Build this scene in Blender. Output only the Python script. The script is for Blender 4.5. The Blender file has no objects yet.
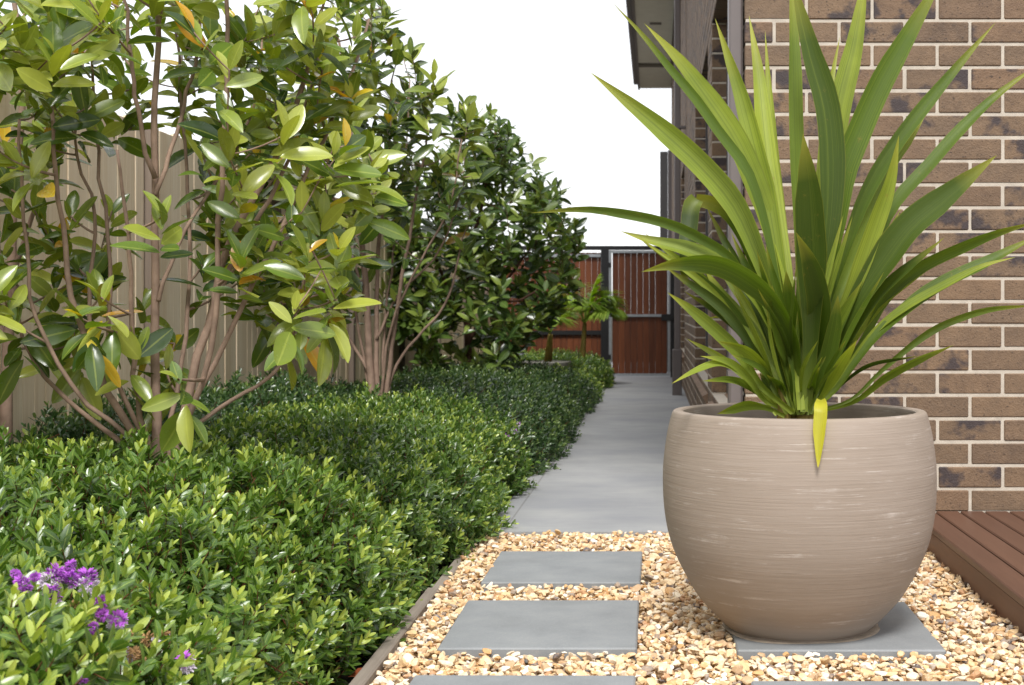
import bpy, math, random
import numpy as np
from mathutils import Vector, noise as mnoise

R = np.random.default_rng(11)
random.seed(11)
sc = bpy.context.scene
COL = sc.collection
F, HX, HY, CH = 1400.0, 655.0, 310.0, 0.85          # focal length in pixels, vanishing point, eye height
BEND, SLOPE = 5.3, 0.0078                            # the side path falls gently away from here


def gz(y):
    return -max(0.0, y - BEND) * SLOPE


def P(px, py, Y):
    return np.array([(px - HX) * Y / F, Y, CH - (py - HY) * Y / F])


def nrm(a):
    a = np.asarray(a, float)
    return a / (np.linalg.norm(a, axis=-1, keepdims=True) + 1e-12)


# ------------------------------------------------------------------ mesh building
class Geo:
    """Collects vertices and faces (numpy) and links them as ONE mesh object."""

    def __init__(s):
        s.v, s.f, s.n, s.t, s.u = [], [], 0, [], []

    def add(s, V, faces, tint=0.5, uv=None, mi=0):
        V = np.asarray(V, float).reshape(-1, 3)
        s.v.append(V)
        s.t.append(np.broadcast_to(np.asarray(tint, float), (len(V),)).copy())
        s.u.append(np.zeros((len(V), 2)) if uv is None else np.asarray(uv, float))
        groups = faces if isinstance(faces, (list, tuple)) and len(faces) and isinstance(faces[0], np.ndarray) else [faces]
        for g in groups:
            if not isinstance(g, np.ndarray):
                by = {}
                for q in g:
                    by.setdefault(len(q), []).append(q)
                for q in by.values():
                    s.f.append((np.asarray(q, np.int64) + s.n, mi))
            elif len(g):
                s.f.append((g.astype(np.int64) + s.n, mi))
        s.n += len(V)
        return s

    def box(s, x0, x1, y0, y1, z0, z1, tint=0.5, mi=0, bevel=0.0):
        x0, x1 = min(x0, x1), max(x0, x1)
        y0, y1 = min(y0, y1), max(y0, y1)
        z0, z1 = min(z0, z1), max(z0, z1)
        V, fc = boxmesh(bevel, x1 - x0, y1 - y0, z1 - z0)
        V = V + np.array([(x0 + x1) / 2, (y0 + y1) / 2, (z0 + z1) / 2])
        return s.add(V, fc, tint, None, mi)

    def tube(s, pts, rad, seg=7, tint=0.5, mi=0, cap=True):
        pts = np.asarray(pts, float)
        n = len(pts)
        rad = np.broadcast_to(np.asarray(rad, float), (n,))
        T = nrm(np.gradient(pts, axis=0))
        ref = np.array([0.31, 0.95, 0.05]) if abs(T[0][2]) > 0.7 else np.array([0.05, 0.1, 1.0])
        A = nrm(np.cross(T, ref))
        B = np.cross(T, A)
        a = np.arange(seg) * 2 * math.pi / seg
        V = pts[:, None] + rad[:, None, None] * (np.cos(a)[None, :, None] * A[:, None] + np.sin(a)[None, :, None] * B[:, None])
        fs = []
        for i in range(n - 1):
            for k in range(seg):
                k2 = (k + 1) % seg
                fs.append((i * seg + k, i * seg + k2, (i + 1) * seg + k2, (i + 1) * seg + k))
        fs = [np.array(fs)]
        if cap:
            fs.append(np.array([list(range(seg))[::-1], [(n - 1) * seg + k for k in range(seg)]]))
        uv = np.zeros((n * seg, 2))
        return s.add(V.reshape(-1, 3), fs, tint, uv, mi)

    def lathe(s, prof, cx, cy, seg=96, tint=0.5, mi=0, wob=0.0):
        prof = np.asarray(prof, float)
        n = len(prof)
        a = np.arange(seg) * 2 * math.pi / seg
        V = np.zeros((n, seg, 3))
        w = 1 + wob * (np.sin(2 * a + 0.6) + 0.6 * np.sin(3 * a + 2))
        V[:, :, 0] = cx + prof[:, 0, None] * np.cos(a) * w
        V[:, :, 1] = cy + prof[:, 0, None] * np.sin(a) * w
        V[:, :, 2] = prof[:, 1, None]
        fs = []
        for i in range(n - 1):
            for k in range(seg):
                k2 = (k + 1) % seg
                fs.append((i * seg + k, i * seg + k2, (i + 1) * seg + k2, (i + 1) * seg + k))
        return s.add(V.reshape(-1, 3), np.array(fs), tint, None, mi)

    def build(s, name, mats, parent=None, smooth=False):
        V = np.concatenate(s.v)
        me = bpy.data.meshes.new(name)
        me.vertices.add(len(V))
        me.vertices.foreach_set('co', V.astype(np.float32).ravel())
        loops = np.concatenate([f.ravel() for f, _ in s.f])
        tot = np.concatenate([np.full(len(f), f.shape[1]) for f, _ in s.f])
        mi = np.concatenate([np.full(len(f), m) for f, m in s.f])
        me.loops.add(len(loops))
        me.loops.foreach_set('vertex_index', loops.astype(np.int32))
        me.polygons.add(len(tot))
        me.polygons.foreach_set('loop_start', np.concatenate([[0], np.cumsum(tot)[:-1]]).astype(np.int32))
        me.polygons.foreach_set('loop_total', tot.astype(np.int32))
        me.polygons.foreach_set('material_index', mi.astype(np.int32))
        me.polygons.foreach_set('use_smooth', np.full(len(tot), bool(smooth)))
        at = me.attributes.new('tint', 'FLOAT', 'POINT')
        at.data.foreach_set('value', np.concatenate(s.t).astype(np.float32))
        uvl = me.uv_layers.new(name='UVMap')
        uvl.data.foreach_set('uv', np.concatenate(s.u)[loops].astype(np.float32).ravel())
        me.update(calc_edges=True)
        me.validate()
        for m in (mats if isinstance(mats, (list, tuple)) else [mats]):
            me.materials.append(m)
        o = bpy.data.objects.new(name, me)
        COL.objects.link(o)
        if parent is not None:
            o.parent = parent
            o.matrix_parent_inverse = parent.matrix_basis.inverted()
        return o


_BF = [(0, 1, 3, 2), (4, 6, 7, 5), (0, 4, 5, 1), (2, 3, 7, 6), (0, 2, 6, 4), (1, 5, 7, 3)]


def boxmesh(b, lx, ly, lz):
    """A box (chamfered when b > 0): 8 or 24 vertices."""
    c = np.array([[sx, sy, sz] for sx in (-1, 1) for sy in (-1, 1) for sz in (-1, 1)], float)
    h = np.array([lx, ly, lz]) / 2
    if b <= 0:
        return c * h, np.array(_BF)
    b = min(b, lx * .45, ly * .45, lz * .45)
    V = []
    for i in range(8):
        for ax in range(3):
            p = c[i] * h
            for k in range(3):
                if k != ax:
                    p[k] -= c[i][k] * b
            V.append(p)
    quads, tris = [], []
    for q, ax in zip(_BF, (0, 0, 1, 1, 2, 2)):
        quads.append([i * 3 + ax for i in q])
    for i in range(8):
        for bit, ax in ((4, 0), (2, 1), (1, 2)):
            j = i | bit
            if j == i:
                continue
            a1, a2 = [k for k in range(3) if k != ax]
            quads.append([i * 3 + a1, i * 3 + a2, j * 3 + a2, j * 3 + a1])
        tris.append([i * 3, i * 3 + 1, i * 3 + 2])
    V = np.array(V)
    # orient faces outwards
    out = []
    for fs in (quads, tris):
        g = []
        for q in fs:
            p = V[q]
            nn = np.cross(p[1] - p[0], p[2] - p[0])
            g.append(q if np.dot(nn, p.mean(0)) > 0 else q[::-1])
        out.append(np.array(g))
    return V, out


def stamp(geo, tv, tfs, M, O, tint, tuv=None, mi=0):
    """Copy template (tv, tfs) with matrices M (n,3,3) and origins O (n,3) into geo."""
    n, k = len(O), len(tv)
    V = np.einsum('nij,kj->nki', M, tv) + O[:, None]
    off = (np.arange(n) * k)[:, None, None]
    fs = [(f[None] + off).reshape(-1, f.shape[1]) for f in tfs]
    tint = np.asarray(tint, float)
    if tint.ndim == 1:
        tint = np.repeat(tint[:, None], k, 1)
    uv = None if tuv is None else np.tile(tuv, (n, 1))
    geo.add(V.reshape(-1, 3), fs, tint.ravel(), uv, mi)


def frames(d, up, roll=None):
    """Rotation matrices whose Y axis is d and whose Z axis is as near up as possible."""
    d = nrm(d)
    x = nrm(np.cross(d, up))
    z = np.cross(x, d)
    if roll is not None:
        c, s_ = np.cos(roll)[:, None], np.sin(roll)[:, None]
        x, z = c * x + s_ * z, -s_ * x + c * z
    return np.stack([x, d, z], axis=2)


def leaf_template(wid, rows, curl=0.15, fold=0.12, wave=0.0, sharp=0.75, blunt=.85):
    """A leaf of length 1 along +Y: base and tip are points, three vertices a row."""
    V, U = [[0, 0, 0]], [[.5, 0]]
    for t in rows:
        w = wid * (math.sin(math.pi * t ** sharp) ** blunt)
        z = -curl * t * t
        k = wave * math.sin(9 * t)
        V += [[-w, t, z + fold * w * 2 + k], [0, t, z], [w, t, z + fold * w * 2 - k]]
        U += [[0, t], [.5, t], [1, t]]
    V.append([0, 1, -curl])
    U.append([.5, 1])
    tr, q = [], []
    tr += [(0, 2, 1), (0, 3, 2)]
    m = len(rows)
    for i in range(m - 1):
        a, b = 1 + 3 * i, 4 + 3 * i
        q += [(a, a + 1, b + 1, b), (a + 1, a + 2, b + 2, b + 1)]
    a = 1 + 3 * (m - 1)
    e = len(V) - 1
    tr += [(a, a + 1, e), (a + 1, a + 2, e)]
    fs = [np.array(tr)] + ([np.array(q)] if q else [])
    return np.array(V), fs, np.array(U)


# ------------------------------------------------------------------ materials
class NT:
    def __init__(s, name):
        s.m = bpy.data.materials.new(name)
        s.m.use_nodes = True
        s.t = s.m.node_tree
        s.t.nodes.clear()
        s.out = s.n('ShaderNodeOutputMaterial')

    def n(s, kind, **kw):
        nd = s.t.nodes.new(kind)
        for k, v in kw.items():
            setattr(nd, k, v)
        return nd

    def l(s, a, b):
        s.t.links.new(a, b)

    def coord(s, which='Object', scale=(1, 1, 1)):
        c = s.n('ShaderNodeTexCoord')
        mp = s.n('ShaderNodeMapping')
        mp.inputs['Scale'].default_value = scale
        s.l(c.outputs[which], mp.inputs['Vector'])
        return mp.outputs['Vector']

    def noise(s, vec, scale, detail=4, rough=.55):
        nd = s.n('ShaderNodeTexNoise')
        nd.inputs['Scale'].default_value = scale
        nd.inputs['Detail'].default_value = detail
        nd.inputs['Roughness'].default_value = rough
        if vec is not None:
            s.l(vec, nd.inputs['Vector'])
        return nd.outputs['Fac']

    def ramp(s, fac, stops, interp='LINEAR'):
        r = s.n('ShaderNodeValToRGB')
        r.color_ramp.interpolation = interp
        e = r.color_ramp.elements
        while len(e) > 1:
            e.remove(e[-1])
        e[0].position = stops[0][0]
        e[0].color = (*c3(stops[0][1]), 1)
        for p, c in stops[1:]:
            x = e.new(p)
            x.color = (*c3(c), 1)
        s.l(fac, r.inputs['Fac'])
        return r.outputs['Color']

    def mix(s, fac, a, b, mode='MIX'):
        m = s.n('ShaderNodeMix', data_type='RGBA', blend_type=mode)
        for sock, v in ((m.inputs[0], fac), (m.inputs[6], a), (m.inputs[7], b)):
            if hasattr(v, 'is_output') or isinstance(v, bpy.types.NodeSocket):
                s.l(v, sock)
            elif isinstance(v, (int, float)):
                sock.default_value = v
            else:
                sock.default_value = (*c3(v), 1)
        return m.outputs[2]

    def math(s, op, a, b=None, clamp=False):
        m = s.n('ShaderNodeMath', operation=op)
        m.use_clamp = clamp
        for i, v in enumerate((a, b)):
            if v is None:
                continue
            if isinstance(v, (int, float)):
                m.inputs[i].default_value = v
            else:
                s.l(v, m.inputs[i])
        return m.outputs[0]

    def attr(s, name='tint'):
        a = s.n('ShaderNodeAttribute')
        a.attribute_name = name
        return a.outputs['Fac']

    def island(s):
        return s.n('ShaderNodeNewGeometry').outputs['Random Per Island']

    def bump(s, h, strength=.3, dist=.01):
        b = s.n('ShaderNodeBump')
        b.inputs['Strength'].default_value = strength
        b.inputs['Distance'].default_value = dist
        s.l(h, b.inputs['Height'])
        return b.outputs['Normal']

    def bsdf(s, color, rough=.6, spec=.4, metal=0.0, normal=None, trans=None, tcol=None):
        b = s.n('ShaderNodeBsdfPrincipled')
        for k, v in (('Base Color', color), ('Roughness', rough)):
            if isinstance(v, bpy.types.NodeSocket):
                s.l(v, b.inputs[k])
            elif isinstance(v, (int, float)):
                b.inputs[k].default_value = v
            else:
                b.inputs[k].default_value = (*c3(v), 1)
        b.inputs['Specular IOR Level'].default_value = spec
        b.inputs['Metallic'].default_value = metal
        if normal is not None:
            s.l(normal, b.inputs['Normal'])
        res = b.outputs['BSDF']
        if trans:
            tr = s.n('ShaderNodeBsdfTranslucent')
            s.l(tcol if tcol is not None else color, tr.inputs['Color'])
            mx = s.n('ShaderNodeMixShader')
            mx.inputs[0].default_value = trans
            s.l(res, mx.inputs[1])
            s.l(tr.outputs[0], mx.inputs[2])
            res = mx.outputs[0]
        s.l(res, s.out.inputs['Surface'])
        return s.m


def c3(c):
    return tuple(c)[:3] if not isinstance(c, (int, float)) else (c, c, c)


def sr(r, g, b):
    """0-255 display colour to linear."""
    return tuple(((v / 255) / 12.92 if v / 255 <= .04045 else ((v / 255 + .055) / 1.055) ** 2.4) for v in (r, g, b))


def plain(name, col, rough=.5, spec=.4, metal=0.0, var=.15, scale=6.0, bump=0.0):
    t = NT(name)
    v = t.coord()
    nz = t.noise(v, scale, 5)
    a = tuple(x * (1 - var) for x in col)
    b = tuple(min(1, x * (1 + var)) for x in col)
    c = t.ramp(nz, [(.3, a), (.7, b)])
    nb = t.bump(t.noise(v, scale * 12, 4), bump, .004) if bump else None
    return t.bsdf(c, rough, spec, metal, nb)


def leaf_mat(name, dark, mid, light, back=None, rough=.38, spec=.5, trans=.25, tip=None, tboost=1.6, odd=None):
    t = NT(name)
    a = t.attr()
    stops = [(0, dark), (.5, mid), (.93, light)]
    if odd:
        stops += [(.965, light), (.975, odd[0]), (1, odd[1])]
    c = t.ramp(a, stops)
    uv = t.n('ShaderNodeTexCoord').outputs['UV']
    sx = t.n('ShaderNodeSeparateXYZ')
    t.l(uv, sx.inputs[0])
    mid_d = t.math('ABSOLUTE', t.math('SUBTRACT', sx.outputs[0], .5))
    rib = t.math('LESS_THAN', mid_d, .045)
    c = t.mix(t.math('MULTIPLY', rib, .26), c, tuple(min(1, x * 1.5 + .03) for x in light))
    nz = t.noise(t.coord(), 35, 3)
    c = t.mix(t.math('MULTIPLY', nz, .35), c, tuple(x * .6 for x in mid))
    top = c
    if back:
        bf = t.n('ShaderNodeNewGeometry').outputs['Backfacing']
        c = t.mix(bf, c, back)
    tc = t.n('ShaderNodeHueSaturation')
    tc.inputs['Saturation'].default_value = 1.15
    tc.inputs['Value'].default_value = tboost
    t.l(top, tc.inputs['Color'])
    rr = t.math('ADD', rough - .08, t.math('MULTIPLY', nz, .18))
    return t.bsdf(c, rr, spec, 0, None, trans, tc.outputs['Color'])


M = {}
# brick with burnt ends and speckle
t = NT('brown_brick')
v = t.coord()
isl = t.island()
bc = t.ramp(isl, [(0, sr(106, 87, 69)), (.2, sr(124, 100, 77)), (.4, sr(102, 83, 66)), (.55, sr(135, 107, 80)), (.7, sr(111, 92, 74)),
                  (.86, sr(122, 94, 71)), (1, sr(92, 74, 60))])
bc = t.mix(.5, bc, t.ramp(t.noise(v, 14, 6, .7), [(.3, sr(90, 73, 58)), (.7, sr(139, 113, 87))]))
patch = t.math('MULTIPLY', t.math('GREATER_THAN', t.math('FRACT', t.math('MULTIPLY', isl, 37.7)), .52),
               t.ramp(t.noise(v, 9, 3, .6), [(.5, 0.0), (.6, .85)]))
bc = t.mix(patch, bc, sr(50, 44, 50))
spk = t.math('MAXIMUM', t.ramp(t.noise(v, 120, 3, .6), [(.62, 0.0), (.68, .85)]), t.ramp(t.noise(v, 42, 3, .6), [(.68, 0.0), (.73, .8)]))
bc = t.mix(spk, bc, sr(48, 38, 33))
hb = t.math('ADD', t.noise(v, 60, 5, .65), t.math('MULTIPLY', t.noise(v, 170, 2), .6))
M['brick'] = t.bsdf(bc, .7, .5, 0, t.bump(hb, .55, .006))
M['mortar'] = plain('mortar', sr(194, 184, 170), .9, .1, var=.1, scale=30, bump=.4)
t = NT('sill_brick')
v = t.coord()
c = t.mix(.5, t.ramp(t.island(), [(0, sr(120, 98, 80)), (1, sr(146, 120, 98))]), t.ramp(t.noise(v, 20, 5), [(.3, sr(105, 86, 72)), (.7, sr(160, 134, 112))]))
M['sillbrick'] = t.bsdf(c, .75, .25, 0, t.bump(t.noise(v, 80, 4), .4, .004))

# concrete path
t = NT('path_concrete')
v = t.coord()
c = t.ramp(t.noise(v, 3.2, 7, .62), [(.25, sr(141, 142, 144)), (.5, sr(153, 154, 155)), (.75, sr(166, 166, 164))])
trow = t.noise(t.coord('Object', (2, 26, 1)), 1.3, 5, .6)
c = t.mix(t.ramp(trow, [(.42, 0.0), (.75, .45)]), c, sr(174, 172, 168))
c = t.mix(t.ramp(t.noise(v, 1.1, 3), [(.42, 0.0), (.66, .6)]), c, sr(134, 136, 141))
sx = t.n('ShaderNodeSeparateXYZ')
t.l(t.n('ShaderNodeTexCoord').outputs['Object'], sx.inputs[0])
edge = t.math('LESS_THAN', t.math('ABSOLUTE', t.math('ADD', sx.outputs[0], .575)), .004)
c = t.mix(t.math('MULTIPLY', edge, .5), c, sr(104, 101, 98))
M['path'] = t.bsdf(c, .72, .3, 0, t.bump(t.math('ADD', t.noise(v, 90, 4), trow), .2, .004))

t = NT('bluestone_paver')
v = t.coord()
c = t.ramp(t.noise(v, 7, 7, .65), [(.25, sr(122, 125, 127)), (.5, sr(134, 137, 139)), (.78, sr(146, 148, 149))])
c = t.mix(t.ramp(t.noise(v, 320, 2), [(.56, 0.0), (.7, .35)]), c, sr(172, 172, 169))
c = t.mix(t.ramp(t.noise(v, 2.3, 3), [(.5, 0.0), (.72, .35)]), c, sr(114, 115, 113))
M['paver'] = t.bsdf(c, .6, .35, 0, t.bump(t.noise(v, 150, 4), .12, .002))

t = NT('pebble_stone')
v = t.coord()
isl = t.attr()
stone = [(0, (232, 208, 170)), (.12, (216, 184, 138)), (.22, (238, 222, 196)), (.34, (206, 162, 110)), (.42, (230, 202, 160)), (.54, (240, 232, 218)),
         (.62, (196, 164, 128)), (.7, (224, 192, 148)), (.79, (186, 142, 104)), (.83, (154, 138, 124)), (.88, (232, 212, 184)), (.95, (104, 96, 96)), (.98, (210, 170, 120))]
c = t.ramp(isl, [(p, sr(*q)) for p, q in stone], 'CONSTANT')
c = t.mix(t.ramp(t.noise(v, 75, 5, .6), [(.45, 0.0), (.75, .5)]), c, sr(208, 170, 126))
c = t.mix(t.ramp(t.noise(v, 130, 4), [(.56, 0.0), (.75, .5)]), c, sr(244, 234, 214))
M['stone'] = t.bsdf(c, .62, .35, 0, t.bump(t.noise(v, 160, 4), .35, .003))
M['grit'] = plain('gravel_bed_grit', sr(150, 118, 80), .9, .1, var=.35, scale=60, bump=.8)
M['soil'] = plain('dark_mulch_soil', (.035, .026, .019), .95, .1, var=.5, scale=25, bump=.9)

# timber
def timber(name, cols, axis, rough=.6, spec=.3, grain=18, bump=.25):
    t = NT(name)
    sc_ = [grain * 3.0, grain * 3.0, grain * 3.0]
    sc_[axis] = grain * .14
    v = t.coord('Object', tuple(sc_))
    g = t.noise(v, 1.0, 6, .62)
    isl = t.island()
    c = t.mix(.55, t.ramp(isl, [(0, cols[0]), (.5, cols[1]), (1, cols[2])]), t.ramp(g, [(.3, cols[0]), (.5, cols[1]), (.72, cols[2])]))
    return t.bsdf(c, rough, spec, 0, t.bump(g, bump, .003))


M['paling'] = timber('pine_paling', (sr(220, 197, 164), sr(235, 216, 187), sr(245, 231, 208)), 2, .8, .15)
M['rail'] = timber('pine_rail', (sr(150, 128, 104), sr(170, 148, 120), sr(188, 166, 138)), 1, .8, .15)
M['post'] = timber('grey_post', (sr(120, 108, 98), sr(136, 122, 110), sr(150, 136, 122)), 2, .8, .15)
M['merbau'] = timber('merbau_slat', (sr(72, 38, 21), sr(98, 53, 29), sr(124, 71, 40)), 2, .5, .35)
M['deck'] = timber('brown_deck_board', (sr(86, 58, 45), sr(95, 66, 51), sr(105, 74, 58)), 1, .45, .45, 22, .15)
M['fascia'] = timber('brown_fascia_board', (sr(92, 60, 46), sr(101, 67, 52), sr(111, 75, 59)), 1, .5, .4, 22, .15)
M['edging'] = timber('weathered_edging', (sr(120, 110, 100), sr(140, 130, 119), sr(158, 148, 137)), 1, .85, .15)
M['black'] = plain('black_steel', (.012, .012, .013), .45, .4)
M['galv'] = plain('galvanised_steel', (.38, .4, .42), .42, .5, .75, .12, 20)
M['pipe'] = plain('grey_downpipe_paint', sr(112, 104, 102), .42, .45, var=.05)
M['gutter'] = plain('dark_gutter_paint', sr(118, 116, 114), .4, .45, var=.05)
M['soffit'] = plain('cream_soffit', sr(232, 234, 218), .7, .2, var=.04)
M['beam'] = plain('soffit_trim', sr(120, 116, 106), .6, .2, var=.05)
M['roof'] = plain('grey_roof_tile', sr(100, 100, 104), .8, .2, var=.2, scale=4)
M['render'] = plain('pale_render', sr(205, 198, 188), .8, .2, var=.06)
M['screen'] = plain('grey_steel_sheet', sr(98, 96, 96), .45, .4, var=.05)
M['frame'] = plain('grey_window_frame', sr(84, 80, 80), .4, .45, var=.04)
t = NT('window_glass')
M['glass'] = t.bsdf((.03, .035, .04), .06, .6)

# pot
t = NT('ribbed_taupe_pot')
v = t.coord('Object', (1.6, 1.6, 38))
st = t.noise(v, 2.2, 6, .62)
fine = t.noise(t.coord('Object', (2.5, 2.5, 120)), 1.6, 4, .6)
big = t.noise(t.coord('Object', (3, 3, 7)), 1.6, 4, .6)
c = t.ramp(st, [(.15, sr(148, 134, 121)), (.5, sr(154, 140, 127)), (.85, sr(161, 148, 136))])
c = t.mix(t.ramp(big, [(.42, 0.0), (.7, .5)]), c, sr(143, 129, 115))
chalk = t.math('MULTIPLY', t.ramp(t.noise(t.coord('Object', (3.2, 3.2, 75)), 1.3, 7, .72), [(.55, 0.0), (.64, 1.0)]),
               t.ramp(t.noise(t.coord('Object', (5, 5, 9)), 1.9, 5, .7), [(.46, 0.0), (.68, .7)]))
c = t.mix(chalk, c, sr(206, 196, 188))
ln = t.ramp(fine, [(.66, 0.0), (.78, .22)])
c = t.mix(ln, c, sr(116, 99, 88))
M['pot'] = t.bsdf(c, .62, .35, 0, t.bump(t.math('ADD', t.math('MULTIPLY', st, .35), t.math('MULTIPLY', fine, .7)), .3, .005))
M['mortarring'] = plain('tan_base_ring', sr(160, 146, 130), .8, .2, var=.25, scale=18, bump=.5)
M['potsoil'] = plain('potting_soil', (.03, .022, .016), .95, .1, var=.5, scale=40, bump=.9)
M['bowl'] = plain('grey_bowl', sr(142, 140, 132), .7, .3, var=.12, scale=10)

# foliage
M['bark'] = plain('smooth_grey_brown_bark', sr(152, 128, 112), .8, .2, var=.25, scale=22, bump=.5)
M['bark_dark'] = plain('dark_bark', sr(92, 66, 54), .85, .2, var=.3, scale=22, bump=.5)
M['twig'] = plain('hebe_twig', sr(110, 72, 48), .8, .2, var=.2, scale=20)
MAG = dict(rough=.24, spec=.8)
M['mag1'] = leaf_mat('magnolia_leaf', (.024, .06, .011), (.15, .235, .032), (.46, .5, .085), back=(.17, .185, .045), trans=.28, odd=(sr(226, 206, 60), sr(214, 150, 40)), tboost=1.7, **MAG)
M['mag2'] = leaf_mat('magnolia_leaf_mid', (.022, .05, .012), (.115, .18, .032), (.4, .46, .085), back=(.12, .105, .035), trans=.25, odd=(sr(200, 186, 70), sr(190, 130, 50)), tboost=1.6, **MAG)
M['mag3'] = leaf_mat('magnolia_leaf_shade', (.028, .062, .015), (.095, .162, .032), (.25, .32, .065), back=(.1, .09, .032), rough=.27, spec=.65, trans=.28)  # darker leaf copy, painting in the weaker light on the far tree
M['heb1'] = leaf_mat('hebe_leaf_lime', (.032, .08, .016), (.13, .235, .038), (.52, .6, .12), rough=.28, spec=.7, trans=.26)
M['heb2'] = leaf_mat('hebe_leaf_green', (.03, .078, .017), (.118, .215, .038), (.47, .56, .115), rough=.28, spec=.7, trans=.25)
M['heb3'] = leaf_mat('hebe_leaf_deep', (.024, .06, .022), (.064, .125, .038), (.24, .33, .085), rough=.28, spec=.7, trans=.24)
M['hebshade'] = plain('hebe_shade_core', (.016, .024, .009), .95, .05, var=.5, scale=30)  # near-black colour paints in the shade inside the shrubs
M['palm'] = leaf_mat('palm_leaf', (.075, .15, .018), (.19, .31, .038), (.38, .46, .08), rough=.4, spec=.4, trans=.35)
M['palmstem'] = plain('palm_stem', sr(150, 130, 66), .6, .3, var=.25, scale=14)
M['petal'] = plain('purple_petal', (.42, .11, .54), .6, .2, var=.45, scale=60)
M['petalpale'] = plain('white_petal', (.78, .7, .8), .6, .2, var=.1, scale=60)
M['spent'] = plain('spent_flower', sr(176, 140, 98), .8, .1, var=.35, scale=50)
M['dryleaf'] = plain('dry_leaf', sr(122, 62, 36), .7, .2, var=.3, scale=40)

# strap leaves of the potted plant: lengthwise stripes, yellowish margins, brown tip
def strap_mat(name, dark, mid, light, edge, tipc, trans=.3):
    t = NT(name)
    a = t.attr()
    c = t.ramp(a, [(0, dark), (.5, mid), (1, light)])
    tc = t.n('ShaderNodeTexCoord')
    mp = t.n('ShaderNodeMapping')
    mp.inputs['Scale'].default_value = (19, .3, 1)
    t.l(tc.outputs['UV'], mp.inputs['Vector'])
    s_ = t.noise(mp.outputs['Vector'], 1.6, 3, .6)
    c = t.mix(t.ramp(s_, [(.4, .0), (.64, .45)]), c, tuple(x * .62 for x in mid))
    c = t.mix(t.ramp(s_, [(.32, .2), (.44, 0.0)]), c, light)
    sx = t.n('ShaderNodeSeparateXYZ')
    t.l(tc.outputs['UV'], sx.inputs[0])
    fx = t.math('FRACT', sx.outputs[0])
    ed = t.math('ABSOLUTE', t.math('SUBTRACT', fx, .5))
    c = t.mix(t.ramp(ed, [(.46, 0.0), (.5, .4)]), c, edge)
    c = t.mix(t.ramp(ed, [(.0, .3), (.03, 0.0)]), c, tuple(x * .6 for x in mid))
    nz = t.noise(t.coord(), 9, 4)
    c = t.mix(t.ramp(t.noise(t.coord(), 26, 5, .7), [(.64, 0.0), (.74, .5)]), c, sr(150, 126, 60))
    c = t.mix(t.ramp(t.noise(t.coord(), 5, 3), [(.4, 0.0), (.7, .4)]), c, tuple(x * .6 for x in mid))
    tipf = t.math('ADD', sx.outputs[1], t.math('MULTIPLY', nz, .06))
    c = t.mix(t.ramp(tipf, [(.86, 0.0), (1.0, .6)]), c, edge)
    c = t.mix(t.ramp(tipf, [(1.0, 0.0), (1.03, .9)]), c, tipc)
    c = t.mix(t.ramp(sx.outputs[1], [(0, .3), (.22, 0.0)]), c, tuple(min(1, x * 1.2) for x in light))
    hs = t.n('ShaderNodeHueSaturation')
    hs.inputs['Value'].default_value = 1.7
    hs.inputs['Saturation'].default_value = 1.1
    t.l(c, hs.inputs['Color'])
    return t.bsdf(c, .42, .42, 0, t.bump(s_, .25, .003), trans, hs.outputs['Color'])


M['strap'] = strap_mat('strap_leaf', (.026, .045, .008), (.105, .168, .019), (.41, .48, .062), (.4, .38, .06), sr(190, 150, 96))
M['strapyellow'] = strap_mat('yellow_strap_leaf', (.5, .48, .04), (.52, .5, .04), (.6, .58, .06), (.6, .52, .08), sr(190, 160, 110), .35)


# ------------------------------------------------------------------ things
def tag(o, label=None, cat=None, group=None, kind=None):
    for k, v_ in (('label', label), ('category', cat), ('group', group), ('kind', kind)):
        if v_:
            o[k] = v_
    return o


def thing(name, label, cat, loc=(0, 0, 0), group=None):
    o = bpy.data.objects.new(name, None)
    o.empty_display_size = .1
    o.location = tuple(float(x) for x in loc)
    COL.objects.link(o)
    return tag(o, label, cat, group)


# ------------------------------------------------------------------ ground, path, gravel
g = Geo()
ys = [-60, -5, 5.3, 20, 60, 400]
xs = [-400, -40, -6, 0, 6, 40, 400]
V = [(x, y, -.05 - (max(0, min(y, 20) - 5.3)) * SLOPE) for y in ys for x in xs]
n = len(xs)
g.add(V, np.array([(j * n + i, j * n + i + 1, (j + 1) * n + i + 1, (j + 1) * n + i) for j in range(len(ys) - 1) for i in range(n - 1)]))
tag(g.build('ground', M['soil']), kind='structure')

PX0, PX1 = -.645, .36
g = Geo()
yy = np.linspace(5.29, 19.9, 13)
V = []
for y in yy:
    zt = .012 + gz(y)
    V += [(PX0, y, zt - .1), (PX0, y, zt), (PX1, y, zt), (PX1, y, zt - .1)]
fs = []
for i in range(len(yy) - 1):
    for k in range(3):
        fs.append((i * 4 + k, (i + 1) * 4 + k, (i + 1) * 4 + k + 1, i * 4 + k + 1))
fs.append((0, 1, 2, 3))
g.add(V, np.array(fs))
tag(g.build('path', M['path']), kind='structure')
g = Geo()
g.box(-3.2, 1.6, 19.905, 26, -.4, -.118)
tag(g.build('back_ground', M['path']), kind='structure')

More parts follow.
